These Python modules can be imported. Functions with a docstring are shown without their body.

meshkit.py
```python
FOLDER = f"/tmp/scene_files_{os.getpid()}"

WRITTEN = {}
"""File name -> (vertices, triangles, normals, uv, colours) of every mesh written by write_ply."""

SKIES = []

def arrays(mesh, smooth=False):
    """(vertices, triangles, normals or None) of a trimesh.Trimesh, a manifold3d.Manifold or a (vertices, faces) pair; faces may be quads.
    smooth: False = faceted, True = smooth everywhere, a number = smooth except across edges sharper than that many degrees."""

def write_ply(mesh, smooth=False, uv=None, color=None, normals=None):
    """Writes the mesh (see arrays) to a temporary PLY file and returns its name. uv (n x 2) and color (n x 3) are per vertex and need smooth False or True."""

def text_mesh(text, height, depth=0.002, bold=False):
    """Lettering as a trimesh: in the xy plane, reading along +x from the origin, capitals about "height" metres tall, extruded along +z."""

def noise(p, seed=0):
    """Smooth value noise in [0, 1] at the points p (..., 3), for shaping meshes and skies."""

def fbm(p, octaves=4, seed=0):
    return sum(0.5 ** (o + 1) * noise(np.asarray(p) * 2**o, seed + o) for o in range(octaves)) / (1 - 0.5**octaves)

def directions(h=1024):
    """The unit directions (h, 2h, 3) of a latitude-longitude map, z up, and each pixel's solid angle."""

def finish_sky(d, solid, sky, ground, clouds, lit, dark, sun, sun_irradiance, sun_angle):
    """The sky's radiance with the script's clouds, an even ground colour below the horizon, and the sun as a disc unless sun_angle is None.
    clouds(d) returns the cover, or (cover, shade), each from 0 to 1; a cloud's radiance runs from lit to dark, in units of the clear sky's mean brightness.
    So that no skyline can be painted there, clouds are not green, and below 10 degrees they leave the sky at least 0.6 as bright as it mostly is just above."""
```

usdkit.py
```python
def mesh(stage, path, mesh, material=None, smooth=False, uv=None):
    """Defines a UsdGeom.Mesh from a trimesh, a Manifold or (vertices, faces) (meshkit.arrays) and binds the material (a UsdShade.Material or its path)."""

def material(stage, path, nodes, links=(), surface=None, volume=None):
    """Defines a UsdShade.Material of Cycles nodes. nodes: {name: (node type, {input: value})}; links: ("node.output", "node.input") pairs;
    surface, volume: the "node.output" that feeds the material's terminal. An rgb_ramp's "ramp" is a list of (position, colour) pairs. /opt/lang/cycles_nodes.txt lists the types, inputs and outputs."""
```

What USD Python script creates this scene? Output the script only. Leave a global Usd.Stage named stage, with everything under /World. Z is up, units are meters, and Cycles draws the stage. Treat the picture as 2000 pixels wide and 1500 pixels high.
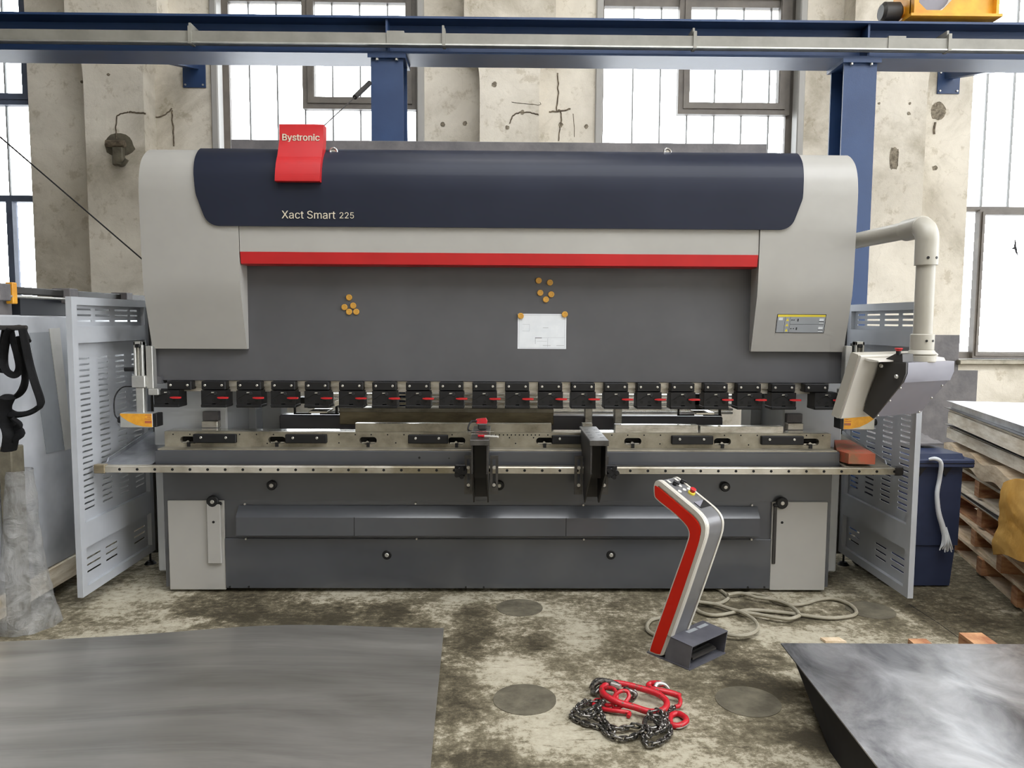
import math, random
import numpy as np, trimesh, usdkit, meshkit
import manifold3d as m3
from shapely.geometry import Polygon, box as sbox, Point
from shapely.ops import unary_union
from shapely import affinity
from pxr import Usd, UsdGeom, UsdLux, UsdShade, Gf, Sdf

stage = Usd.Stage.CreateInMemory()
UsdGeom.SetStageUpAxis(stage, 'Z')
UsdGeom.SetStageMetersPerUnit(stage, 1.0)
UsdGeom.Xform.Define(stage, '/World')
rnd = random.Random(7)

# ------------------------------------------------------------------ camera
F, EYE = 1500.0, 1.668                      # focal length in pixels of the 2000 px wide frame, eye height in metres
YAW, TP, ROLL = 0.013, 0.082, 0.0055
_f = np.array([math.sin(YAW), math.cos(YAW), -TP]); _f /= np.linalg.norm(_f)
_r0 = np.cross(_f, [0, 0, 1]); _r0 /= np.linalg.norm(_r0); _u0 = np.cross(_r0, _f)
_r = _r0 * math.cos(ROLL) + _u0 * math.sin(ROLL); _u = _u0 * math.cos(ROLL) - _r0 * math.sin(ROLL)
EYE_P = np.array([0, 0, EYE])
cam = UsdGeom.Camera.Define(stage, '/World/camera')
cam.CreateHorizontalApertureAttr(36.0); cam.CreateVerticalApertureAttr(27.0)
cam.CreateFocalLengthAttr(36.0 * F / 2000)
cam.CreateClippingRangeAttr((0.05, 500.0))
cam.CreateExposureAttr(-0.14)
cam.AddTransformOp().Set(Gf.Matrix4d(*[float(x) for v, w in ((_r, 0), (_u, 0), (-_f, 0), (EYE_P, 1)) for x in (*v, w)]))

# ------------------------------------------------------------------ sky: bright overcast, even in every direction
sky = UsdLux.DomeLight.Define(stage, '/World/overcast_sky')
sky.CreateIntensityAttr(1.0); sky.CreateExposureAttr(0.0); sky.CreateColorAttr(Gf.Vec3f(2.15, 2.2, 2.26))
# unseen roof lights: two above the machine's middle, fill row added behind the photographer
for i, (x, y, w, h, k) in enumerate(((0.1, 4.3, 2.0, 0.35, 24.0), (-0.15, 5.8, 2.2, 0.5, 5.0), (-4.5, -1.5, 2.4, 0.5, 2.0), (0.0, -1.5, 2.4, 0.5, 2.0), (4.5, -1.5, 2.4, 0.5, 2.0))):
    l = UsdLux.RectLight.Define(stage, '/World/unseen_roof_light' + ('_%03d' % i if i else ''))
    l.CreateWidthAttr(w); l.CreateHeightAttr(h); l.CreateIntensityAttr(k); l.CreateColorAttr(Gf.Vec3f(1.0, 0.98, 0.94))
    l.AddTranslateOp().Set(Gf.Vec3d(x, y, 6.6))

# ------------------------------------------------------------------ measuring: a pixel's point at a known depth, height or side distance
def ray(x, y): return _f + _r * (x - 1000) / F + _u * (750 - y) / F
def P(x, y, Y): d = ray(x, y); return EYE_P + d * (Y / d[1])
def G(x, y, Z=0.0): d = ray(x, y); return EYE_P + d * ((Z - EYE) / d[2])
def xx(px, Y, py=700): return P(px, py, Y)[0]
def zz(py, Y, px=985): return P(px, py, Y)[2]

# ------------------------------------------------------------------ materials
def mat(name, c, c2=None, rough=0.5, metal=0.0, scale=6.0, detail=5.0, contrast=(0.35, 0.68), bump=0.0, bscale=60.0, spec=0.5, stretch=(1, 1, 1), rvar=0.0, coat=0.0, extra=None):
    c2 = c2 or tuple(min(1, v * 0.86) for v in c)
    n = {'tc': ('texture_coordinate', {}), 'mp': ('mapping', {'scale': stretch}),
         'n': ('noise_texture', {'scale': scale, 'detail': detail, 'roughness': 0.6}),
         'r': ('rgb_ramp', {'ramp': [(contrast[0], c2), (contrast[1], c)]}),
         'p': ('principled_bsdf', {'roughness': rough, 'metallic': metal, 'specular_ior_level': spec, 'coat_weight': coat, 'coat_roughness': 0.16})}
    L = [('tc.object', 'mp.vector'), ('mp.vector', 'n.vector'), ('n.fac', 'r.fac'), ('r.color', 'p.base_color')]
    if bump:
        n['bn'] = ('noise_texture', {'scale': bscale, 'detail': 4.0})
        n['b'] = ('bump', {'strength': bump, 'distance': 0.01})
        L += [('mp.vector', 'bn.vector'), ('bn.fac', 'b.height'), ('b.normal', 'p.normal')]
    if rvar:
        n['mr'] = ('map_range', {'from_min': 0.3, 'from_max': 0.7, 'to_min': rough - rvar, 'to_max': rough + rvar})
        L += [('n.fac', 'mr.value'), ('mr.result', 'p.roughness')]
    if extra: extra(n, L)
    return usdkit.material(stage, '/World/Looks/' + name, n, L, surface='p.BSDF')

def S(r, g, b):                             # an sRGB colour as linear
    return tuple(((v / 255 + 0.055) / 1.055) ** 2.4 if v > 10 else v / 255 / 12.92 for v in (r, g, b))

M = {}
M['cover'] = mat('light_grey_enamel', S(162, 160, 155), S(154, 152, 147), 0.42, scale=1.5, bump=0.03, bscale=300)
M['navy'] = mat('navy_enamel', S(36, 40, 54), S(32, 36, 49), 0.38, scale=2.0, spec=0.22)
M['plate'] = mat('dark_grey_paint', S(82, 82, 85), S(74, 74, 77), 0.48, scale=2.2, bump=0.03, bscale=250)
M['panel'] = mat('slate_grey_paint', S(72, 74, 79), S(64, 66, 71), 0.34, scale=1.8, coat=0.9)
M['red'] = mat('red_enamel', S(184, 30, 34), S(174, 27, 31), 0.4, scale=3)
M['deepred'] = mat('deep_red_enamel', S(206, 30, 4), S(196, 28, 4), 0.5, scale=3, spec=0.3)
M['cream'] = mat('cream_print', S(205, 196, 176), rough=0.5)
M['steel'] = mat('ground_steel', S(206, 203, 196), S(172, 167, 156), 0.36, metal=0.7, scale=9, stretch=(1, 1, 3), rvar=0.08, bump=0.03, bscale=120)
M['oilsteel'] = mat('oiled_steel', S(164, 158, 143), S(118, 112, 98), 0.4, metal=0.55, scale=5, bump=0.03, bscale=120, rvar=0.1)
M['bright'] = mat('bright_steel', S(235, 235, 233), S(215, 213, 208), 0.16, metal=0.95, scale=12)
M['chrome'] = mat('polished_steel', S(205, 205, 205), rough=0.2, metal=1.0)
M['bolt'] = mat('zinc_bolt', S(205, 203, 196), S(180, 178, 172), 0.35, metal=0.7, scale=80)
M['black'] = mat('black_oxide', S(18, 18, 20), S(12, 12, 14), 0.5, scale=20, spec=0.4)
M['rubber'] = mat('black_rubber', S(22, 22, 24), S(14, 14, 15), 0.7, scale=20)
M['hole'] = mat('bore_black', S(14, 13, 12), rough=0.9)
M['guard'] = mat('guard_grey_enamel', S(176, 179, 184), S(166, 169, 174), 0.45, scale=2.5, spec=0.25)
M['blue'] = mat('blue_steel_paint', S(40, 64, 102), S(32, 54, 90), 0.42, scale=2.0, bump=0.04, bscale=120)
M['railgrey'] = mat('conductor_rail_grey', S(140, 138, 130), S(122, 120, 112), 0.45, scale=4)
M['yellow'] = mat('crane_yellow', S(226, 164, 40), S(196, 132, 30), 0.45, scale=5)
M['magnet'] = mat('magnet_yellow', S(200, 154, 66), S(184, 134, 50), 0.5, scale=120)
M['paper'] = mat('white_paper', S(214, 217, 220), S(205, 209, 213), 0.8, scale=14)
M['ink'] = mat('grey_ink', S(140, 142, 146), rough=0.8)
M['darkink'] = mat('dark_ink', S(40, 40, 44), rough=0.8)
M['labelgrey'] = mat('label_grey', S(150, 154, 158), rough=0.5)
M['labelyellow'] = mat('label_yellow', S(226, 206, 66), rough=0.5)
M['sensoryellow'] = mat('sensor_label_yellow', S(222, 160, 44), S(205, 142, 36), 0.45, scale=30)
M['alu'] = mat('aluminium', S(196, 196, 192), S(176, 176, 172), 0.36, metal=0.7, scale=10)
M['beige'] = mat('arm_beige_grey', S(168, 164, 153), S(160, 156, 145), 0.38, scale=3)
M['lilac'] = mat('housing_grey', S(128, 127, 136), S(120, 119, 128), 0.4, scale=3)
M['bracket'] = mat('bracket_black', S(50, 47, 45), S(42, 40, 38), 0.5, scale=6)
M['screen'] = mat('screen_back_grey', S(196, 192, 184), S(186, 182, 174), 0.45, scale=4)
M['padgrey'] = mat('pedestal_silver', S(118, 118, 120), S(110, 110, 112), 0.36, metal=0.3, scale=5)
M['padtrim'] = mat('pedestal_trim', S(196, 192, 182), S(186, 182, 172), 0.34, scale=5)
M['pedal'] = mat('pedal_grey', S(112, 112, 120), S(98, 98, 106), 0.38, metal=0.4, scale=9)
M['button'] = mat('button_white', S(206, 204, 198), rough=0.4)
M['hose'] = mat('grey_cable', S(156, 150, 134), S(140, 134, 116), 0.5, scale=20)
M['chain'] = mat('chain_steel', S(150, 147, 142), S(66, 64, 62), 0.28, metal=0.85, scale=60, rvar=0.08)
M['linkred'] = mat('chipped_red_paint', S(182, 28, 40), S(104, 66, 54), 0.36, scale=40, contrast=(0.36, 0.42), bump=0.1, bscale=150)
M['bin'] = mat('bin_blue_plastic', S(52, 60, 86), S(44, 52, 76), 0.5, scale=4, bump=0.05, bscale=200, spec=0.3)
M['wood'] = mat('pale_pallet_wood', S(236, 220, 194), S(196, 172, 140), 0.75, scale=6, stretch=(3, 1, 6), bump=0.25, bscale=60)
M['wood2'] = mat('greyed_pallet_wood', S(236, 228, 212), S(196, 182, 158), 0.8, scale=5, stretch=(2, 1, 7), bump=0.25, bscale=60)
M['wood3'] = mat('orange_pallet_wood', S(196, 152, 110), S(146, 92, 62), 0.75, scale=6, stretch=(2, 1, 7), bump=0.25, bscale=60)
M['rust'] = mat('rusty_red_paint', S(172, 88, 62), S(140, 98, 70), 0.6, scale=14, bump=0.1, contrast=(0.4, 0.55))
M['cloth'] = mat('yellow_cloth', S(224, 178, 96), S(204, 152, 64), 0.85, scale=5, bump=0.3, bscale=24)
M['strap'] = mat('black_webbing', S(15, 15, 17), S(9, 9, 10), 0.8, scale=60, bump=0.2, bscale=400, spec=0.2)
M['window'] = mat('window_steel_grey', S(120, 114, 106), S(104, 98, 92), 0.5, scale=6)
M['windowblue'] = mat('window_blue_grey', S(98, 108, 128), S(84, 94, 114), 0.5, scale=6)
M['lead'] = mat('glazing_joint', S(150, 152, 152), rough=0.5)
M['plug'] = mat('cement_plug', S(108, 102, 86), S(76, 71, 58), 0.7, scale=9, bump=0.25, bscale=50)
M['conduit'] = mat('old_conduit', S(120, 108, 90), S(70, 60, 48), 0.7, scale=30)
M['dado'] = mat('dado_grey_paint', S(112, 108, 108), S(84, 82, 84), 0.6, scale=5, bump=0.15, bscale=40)
M['brush'] = mat('brushed_sheet', S(196, 198, 202), S(168, 170, 175), 0.3, metal=0.8, scale=2.2, rvar=0.06)
M['bumper'] = mat('panel_dark_recess', S(38, 40, 46), rough=0.5)
M['brown'] = mat('browned_steel_beam', S(158, 146, 118), S(112, 100, 80), 0.42, metal=0.4, scale=4, stretch=(1, 1, 4))
M['darksteel'] = mat('dark_tool_steel', S(92, 90, 88), S(62, 60, 58), 0.34, metal=0.6, scale=12)
M['enclosure'] = mat('enclosure_enamel', S(212, 214, 218), S(168, 171, 176), 0.3, scale=1.1, contrast=(.38, .62), metal=0.3)
M['frame'] = mat('side_frame_enamel', S(204, 207, 210), S(190, 193, 197), 0.4, scale=2)
M['chip'] = mat('chipped_render', S(150, 140, 122), S(84, 76, 62), 0.85, scale=30, detail=8, bump=0.4, bscale=80)
M['railsteel'] = mat('guide_rail_steel', S(202, 197, 186), S(132, 124, 104), 0.4, metal=0.65, scale=1.3, detail=6, contrast=(.4, .58), rvar=0.1)
M['roof'] = mat('roof_boards', S(150, 146, 138), S(130, 126, 118), 0.8, scale=3)

def rawmat(name, nodes, links, surface='p.BSDF'): return usdkit.material(stage, '/World/Looks/' + name, nodes, links, surface=surface)

# plaster: limewashed, patchy, hairline cracks and small chips
M['plaster'] = rawmat('old_plaster', {
    'g': ('geometry', {}), 'n1': ('noise_texture', {'scale': 1.1, 'detail': 6.0, 'roughness': 0.65, 'distortion': 0.4}),
    'r1': ('rgb_ramp', {'ramp': [(0.32, S(168, 160, 143)), (0.5, S(208, 201, 187)), (0.68, S(224, 217, 203))]}),
    'n2': ('noise_texture', {'scale': 7.0, 'detail': 8.0, 'roughness': 0.7}), 'r2': ('rgb_ramp', {'ramp': [(0.36, (0.62, 0.58, 0.5)), (0.44, (1, 1, 1))]}),
    'v': ('voronoi_texture', {'scale': 1.5, 'feature': 'distance_to_edge'}), 'ad': ('vector_math', {'math_type': 'multiply_add', 'vector2': (0.5, 0.5, 0.5)}),
    'n3': ('noise_texture', {'scale': 2.3, 'detail': 6.0}), 'r3': ('rgb_ramp', {'ramp': [(0.0, (0.45, 0.42, 0.36)), (0.006, (1, 1, 1))]}),
    'm': ('mix', {'mix_type': 'multiply', 'fac': 0.55}), 'm2': ('mix', {'mix_type': 'multiply', 'fac': 0.15}),
    'b': ('bump', {'strength': 0.35, 'distance': 0.02}), 'p': ('principled_bsdf', {'roughness': 0.85, 'specular_ior_level': 0.3})},
    [('g.position', 'n1.vector'), ('g.position', 'n2.vector'), ('g.position', 'n3.vector'), ('n3.color', 'ad.vector1'), ('g.position', 'ad.vector3'), ('ad.vector', 'v.vector'),
     ('n1.fac', 'r1.fac'), ('n2.fac', 'r2.fac'), ('v.distance', 'r3.fac'), ('r1.color', 'm.color1'), ('r2.color', 'm.color2'), ('m.color', 'm2.color1'), ('r3.color', 'm2.color2'),
     ('m2.color', 'p.base_color'), ('n2.fac', 'b.height'), ('b.normal', 'p.normal')])

# floor: worn pale screed, grey-brown grime in patches, oil stains of their own place, window light painted by the guards
def floor_material():
    N = {'g': ('geometry', {}),
         'nb': ('noise_texture', {'scale': 0.85, 'detail': 3.0, 'roughness': 0.6, 'distortion': 0.5}),
         'nm': ('noise_texture', {'scale': 4.5, 'detail': 9.0, 'roughness': 0.72}),
         'nf': ('noise_texture', {'scale': 22.0, 'detail': 12.0, 'roughness': 0.82}),
         'mx': ('math', {'math_type': 'multiply_add', 'value2': 0.8}), 'mx2': ('math', {'math_type': 'multiply_add', 'value2': 1.3}),
         'r': ('rgb_ramp', {'ramp': [(0.84, S(62, 56, 42)), (1.01, S(94, 87, 69)), (1.12, S(122, 114, 95)), (1.2, S(160, 153, 134)), (1.4, S(176, 169, 151))]}),
         'rs': ('rgb_ramp', {'ramp': [(0.0, (0, 0, 0)), (1, (1, 1, 1))]}),
         'sx': ('mapping', {'scale': (7.0, 40.0, 1.0)}), 'ns': ('noise_texture', {'scale': 1.0, 'detail': 6.0, 'roughness': 0.7}),
         'rs2': ('rgb_ramp', {'ramp': [(0.36, (0.35, 0.33, 0.28)), (0.42, (1, 1, 1))]}),
         'ms': ('mix', {'mix_type': 'multiply', 'fac': 0.75}),
         'b': ('bump', {'strength': 0.25, 'distance': 0.006}), 'p': ('principled_bsdf', {'specular_ior_level': 0.35}),
         'ro': ('map_range', {'from_min': 0.8, 'from_max': 1.3, 'to_min': 0.42, 'to_max': 0.75})}
    L = [('g.position', 'nb.vector'), ('g.position', 'nm.vector'), ('g.position', 'nf.vector'), ('g.position', 'sx.vector'), ('sx.vector', 'ns.vector'),
         ('nm.fac', 'mx.value1'), ('nb.fac', 'mx.value3'), ('nf.fac', 'mx2.value1'), ('mx.value', 'mx2.value3')]
    last = 'mx2.value'
    # stains, worn-bare spots and painted window light, each at its own place on the floor: (x, y, radius x, radius y, strength)
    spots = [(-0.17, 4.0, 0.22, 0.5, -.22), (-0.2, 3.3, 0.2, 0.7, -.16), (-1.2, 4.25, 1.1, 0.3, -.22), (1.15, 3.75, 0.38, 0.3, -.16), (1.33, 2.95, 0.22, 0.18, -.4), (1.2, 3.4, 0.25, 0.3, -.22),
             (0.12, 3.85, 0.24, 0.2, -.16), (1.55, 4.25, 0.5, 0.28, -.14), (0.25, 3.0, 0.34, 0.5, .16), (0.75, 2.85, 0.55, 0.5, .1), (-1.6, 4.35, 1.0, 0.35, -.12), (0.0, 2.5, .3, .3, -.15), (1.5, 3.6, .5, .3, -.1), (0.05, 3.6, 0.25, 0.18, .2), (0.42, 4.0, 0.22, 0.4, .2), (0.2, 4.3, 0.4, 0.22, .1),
             (-0.02, 2.75, 0.22, 0.3, -.2), (2.3, 4.4, 0.12, 0.9, .22), (3.0, 4.2, 0.35, 0.9, .12), (-2.3, 4.6, 0.5, 0.5, .1), (0.72, 3.2, 0.2, 0.3, .1), (0.8, 3.75, 0.28, 0.35, .12), (-0.62, 4.35, 0.3, .2, -.1), (1.22, 2.6, .2, .3, .12)]  # bright spots beside the guards paint light from the rear windows
    for i, (x, y, rx, ry, s) in enumerate(spots):
        N[f'sm{i}'] = ('mapping', {'mapping_type': 'point', 'location': (-x / rx, -y / ry, 0), 'scale': (1 / rx, 1 / ry, 0)})
        N[f'sd{i}'] = ('vector_math', {'math_type': 'length'})
        N[f'sn{i}'] = ('math', {'math_type': 'multiply_add', 'value2': 1.3})
        N[f'sr{i}'] = ('map_range', {'range_type': 'smoothstep', 'from_min': 0.75, 'from_max': 1.6, 'to_min': s, 'to_max': 0.0, 'clamp': True})
        N[f'sa{i}'] = ('math', {'math_type': 'add'})
        L += [('g.position', f'sm{i}.vector'), (f'sm{i}.vector', f'sd{i}.vector1'), ('nm.fac', f'sn{i}.value1'), (f'sd{i}.value', f'sn{i}.value3'), (f'sn{i}.value', f'sr{i}.value'), (last, f'sa{i}.value1'), (f'sr{i}.result', f'sa{i}.value2')]
        last = f'sa{i}.value'
    N['nr'] = ('map_range', {'from_min': 1.19, 'from_max': 1.92, 'to_min': 0.0, 'to_max': 1.0, 'clamp': True})
    ramp = N['r'][1]['ramp']; N['r'][1]['ramp'] = [((a - 0.75) / 0.7, c) for a, c in ramp]
    L += [(last, 'nr.value'), ('nr.result', 'r.fac'), ('ns.fac', 'rs2.fac'), ('r.color', 'ms.color1'), ('rs2.color', 'ms.color2'), ('ms.color', 'p.base_color'), (last, 'ro.value'), ('ro.result', 'p.roughness'), (last, 'b.height'), ('b.normal', 'p.normal')]
    del N['rs']
    return rawmat('worn_screed', N, L)
M['floor'] = floor_material()

def sheet_material(name, dark, light, rough, sc, rings):
    N = {'g': ('geometry', {}), 'mp': ('mapping', {'scale': sc}), 'n': ('noise_texture', {'scale': 1.0, 'detail': 7.0, 'roughness': 0.62, 'distortion': 0.6}),
         'w': ('wave_texture', {'wave_type': 'rings', 'rings_direction': 'z', 'scale': 0.9, 'distortion': 5.0, 'detail': 4.0, 'detail_scale': 1.4}), 'wm': ('mapping', {'location': (1.0, 1.3, 0)}),
         'mx': ('mix', {'fac': rings}), 'r': ('rgb_ramp', {'ramp': [(0.3, dark), (0.7, light)]}),
         'ro': ('map_range', {'from_min': 0.25, 'from_max': 0.75, 'to_min': rough - 0.09, 'to_max': rough + 0.09}), 'p': ('principled_bsdf', {'metallic': 0.75})}
    L = [('g.position', 'mp.vector'), ('mp.vector', 'n.vector'), ('g.position', 'wm.vector'), ('wm.vector', 'w.vector'), ('n.color', 'mx.color1'), ('w.color', 'mx.color2'), ('mx.color', 'r.fac'), ('r.color', 'p.base_color'), ('n.fac', 'ro.value'), ('ro.result', 'p.roughness')]
    return rawmat(name, N, L)
M['sheetL'] = sheet_material('rolled_sheet_steel', S(136, 133, 126), S(190, 187, 181), 0.37, (0.55, 4.2, 1), 0.1)
M['sheetR'] = sheet_material('mill_scale_sheet', S(92, 93, 99), S(232, 233, 236), 0.33, (3.4, 2.2, 1), 0.0)
M['glass'] = rawmat('wired_pane', {'f': ('fresnel', {'IOR': 1.5}), 't': ('transparent_bsdf', {'color': (0.97, 0.98, 0.98)}), 'gl': ('glossy_bsdf', {'color': (1, 1, 1), 'roughness': 0.08}), 'm': ('mix_closure', {})},
    [('f.fac', 'm.fac'), ('t.BSDF', 'm.closure1'), ('gl.BSDF', 'm.closure2')], surface='m.closure')
M['wrap'] = rawmat('clear_film', {'n': ('noise_texture', {'scale': 9.0, 'detail': 8.0, 'roughness': 0.7, 'distortion': 1.2}), 'b': ('bump', {'strength': 1.0, 'distance': 0.05}), 'tc': ('texture_coordinate', {}),
    'p': ('principled_bsdf', {'base_color': S(186, 186, 184), 'roughness': 0.14, 'specular_ior_level': 0.9}), 't': ('transparent_bsdf', {'color': (0.95, 0.95, 0.95)}), 'r': ('map_range', {'from_min': 0.38, 'from_max': 0.66, 'to_min': 0.3, 'to_max': 0.85, 'clamp': True}), 'm': ('mix_closure', {})},
    [('tc.object', 'n.vector'), ('n.fac', 'b.height'), ('b.normal', 'p.normal'), ('n.fac', 'r.value'), ('r.result', 'm.fac'), ('t.BSDF', 'm.closure1'), ('p.BSDF', 'm.closure2')], surface='m.closure')

# ------------------------------------------------------------------ mesh helpers
cat = trimesh.util.concatenate
def tm(m):
    if isinstance(m, m3.Manifold):
        a = m.to_mesh(); return trimesh.Trimesh(a.vert_properties[:, :3], a.tri_verts, process=False)
    return m
def box(x0, x1, y0, y1, z0, z1, bv=0.0):
    x0, x1 = sorted((x0, x1)); y0, y1 = sorted((y0, y1)); z0, z1 = sorted((z0, z1))
    if bv <= 0:
        return trimesh.creation.box(bounds=[[x0, y0, z0], [x1, y1, z1]])
    b = min(bv, 0.45 * min(x1 - x0, y1 - y0, z1 - z0)); pts = []
    for x, sx in ((x0, 1), (x1, -1)):
        for y, sy in ((y0, 1), (y1, -1)):
            for z, sz in ((z0, 1), (z1, -1)):
                pts += [(x + sx * b, y + sy * b, z), (x + sx * b, y, z + sz * b), (x, y + sy * b, z + sz * b)]
    return hull(pts)
def hull(pts): return tm(m3.Manifold.hull_points(np.asarray(pts, float)))
def cyl(p0, p1, r, n=20, r1=None, bv=0.0):
    p0, p1 = np.asarray(p0, float), np.asarray(p1, float); d = p1 - p0; L = np.linalg.norm(d); r1 = r if r1 is None else r1
    if bv:
        prof = [(0, 0), (r - bv, 0), (r, bv), (r1, L - bv), (r1 - bv, L), (0, L)]
    else:
        prof = [(0, 0), (r, 0), (r1, L), (0, L)]
    m = trimesh.creation.revolve(prof, sections=n)
    m.apply_transform(trimesh.geometry.align_vectors([0, 0, 1], d / L)); m.apply_translation(p0); return m
def spline(pts, n=12, closed=False):
    p = np.asarray(pts, float); k = len(p); out = []
    for i in range(k if closed else k - 1):
        g = [p[(i + j) % k] if closed else p[min(max(i + j, 0), k - 1)] for j in (-1, 0, 1, 2)]
        for t in np.linspace(0, 1, n, endpoint=False):
            out.append(0.5 * (2 * g[1] + (g[2] - g[0]) * t + (2 * g[0] - 5 * g[1] + 4 * g[2] - g[3]) * t * t + (3 * g[1] - g[0] - 3 * g[2] + g[3]) * t ** 3))
    if not closed: out.append(p[-1])
    return np.array(out)
def tube(p, r, n=10, closed=False, flat=1.0, up=None):
    p = np.asarray(p, float); k = len(p)
    t = (np.roll(p, -1, 0) - np.roll(p, 1, 0)) if closed else np.gradient(p, axis=0)
    t /= np.linalg.norm(t, axis=1, keepdims=True) + 1e-12
    a = np.zeros_like(p); u = np.array([0, 0, 1.0]) if up is None else np.asarray(up, float)
    if up is None and abs(t[0] @ u) > 0.9: u = np.array([1.0, 0, 0])
    for i in range(k):
        u = u - (u @ t[i]) * t[i]; u = u / (np.linalg.norm(u) + 1e-12); a[i] = u
        if up is not None: u = np.asarray(up, float)
    b = np.cross(t, a); ang = np.arange(n) * 2 * np.pi / n; rr = np.broadcast_to(r, (k,))[:, None, None]
    v = (p[:, None] + rr * (np.cos(ang)[None, :, None] * a[:, None] * flat + np.sin(ang)[None, :, None] * b[:, None])).reshape(-1, 3)
    f = []
    for i in range(k if closed else k - 1):
        j = (i + 1) % k
        for s in range(n):
            s2 = (s + 1) % n; f += [(i * n + s, j * n + s2, j * n + s), (i * n + s, i * n + s2, j * n + s2)]
    if not closed:
        for s in range(1, n - 1): f += [(0, s, s + 1), ((k - 1) * n, (k - 1) * n + s + 1, (k - 1) * n + s)]
    m = trimesh.Trimesh(v, f, process=False); m.fix_normals(); return m
def ex(poly, h):
    ps = getattr(poly, 'geoms', [poly]); return cat([trimesh.creation.extrude_polygon(q, h, engine='earcut') for q in ps])
def xz(poly, y0, y1):                       # polygon in (x, z), from depth y0 to y1
    poly = poly if hasattr(poly, 'area') else Polygon(poly)
    m = ex(poly, y1 - y0); m.apply_transform([[1, 0, 0, 0], [0, 0, -1, y1], [0, 1, 0, 0], [0, 0, 0, 1]]); return m
def yz(poly, x0, x1):                       # polygon in (y, z), from x0 to x1
    poly = poly if hasattr(poly, 'area') else Polygon(poly)
    m = ex(poly, x1 - x0); m.apply_transform([[0, 0, 1, x0], [1, 0, 0, 0], [0, 1, 0, 0], [0, 0, 0, 1]]); return m
def xy(poly, z0, z1):
    poly = poly if hasattr(poly, 'area') else Polygon(poly)
    m = ex(poly, z1 - z0); m.apply_translation([0, 0, z0]); return m
def rrect(x0, x1, z0, z1, r): return sbox(x0 + r, z0 + r, x1 - r, z1 - r).buffer(r, quad_segs=5)
def frame(o, e, g, n, poly, h0, h1):        # polygon in the plane (e, g) through o, thick along n from h0 to h1
    poly = poly if hasattr(poly, 'area') else Polygon(poly)
    m = ex(poly, h1 - h0); T = np.eye(4); T[:3, 0], T[:3, 1], T[:3, 2], T[:3, 3] = e, g, n, np.asarray(o) + np.asarray(n) * h0
    m.apply_transform(T)
    if np.linalg.det(T[:3, :3]) < 0: m.invert()
    return m
def text(s, h, o, e, g, d=0.002, bold=False):
    m = meshkit.text_mesh(s, h, d, bold); T = np.eye(4); e, g = np.asarray(e, float), np.asarray(g, float); T[:3, 0], T[:3, 1], T[:3, 2], T[:3, 3] = e, g, np.cross(e, g), o
    m.apply_transform(T); return m

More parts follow.
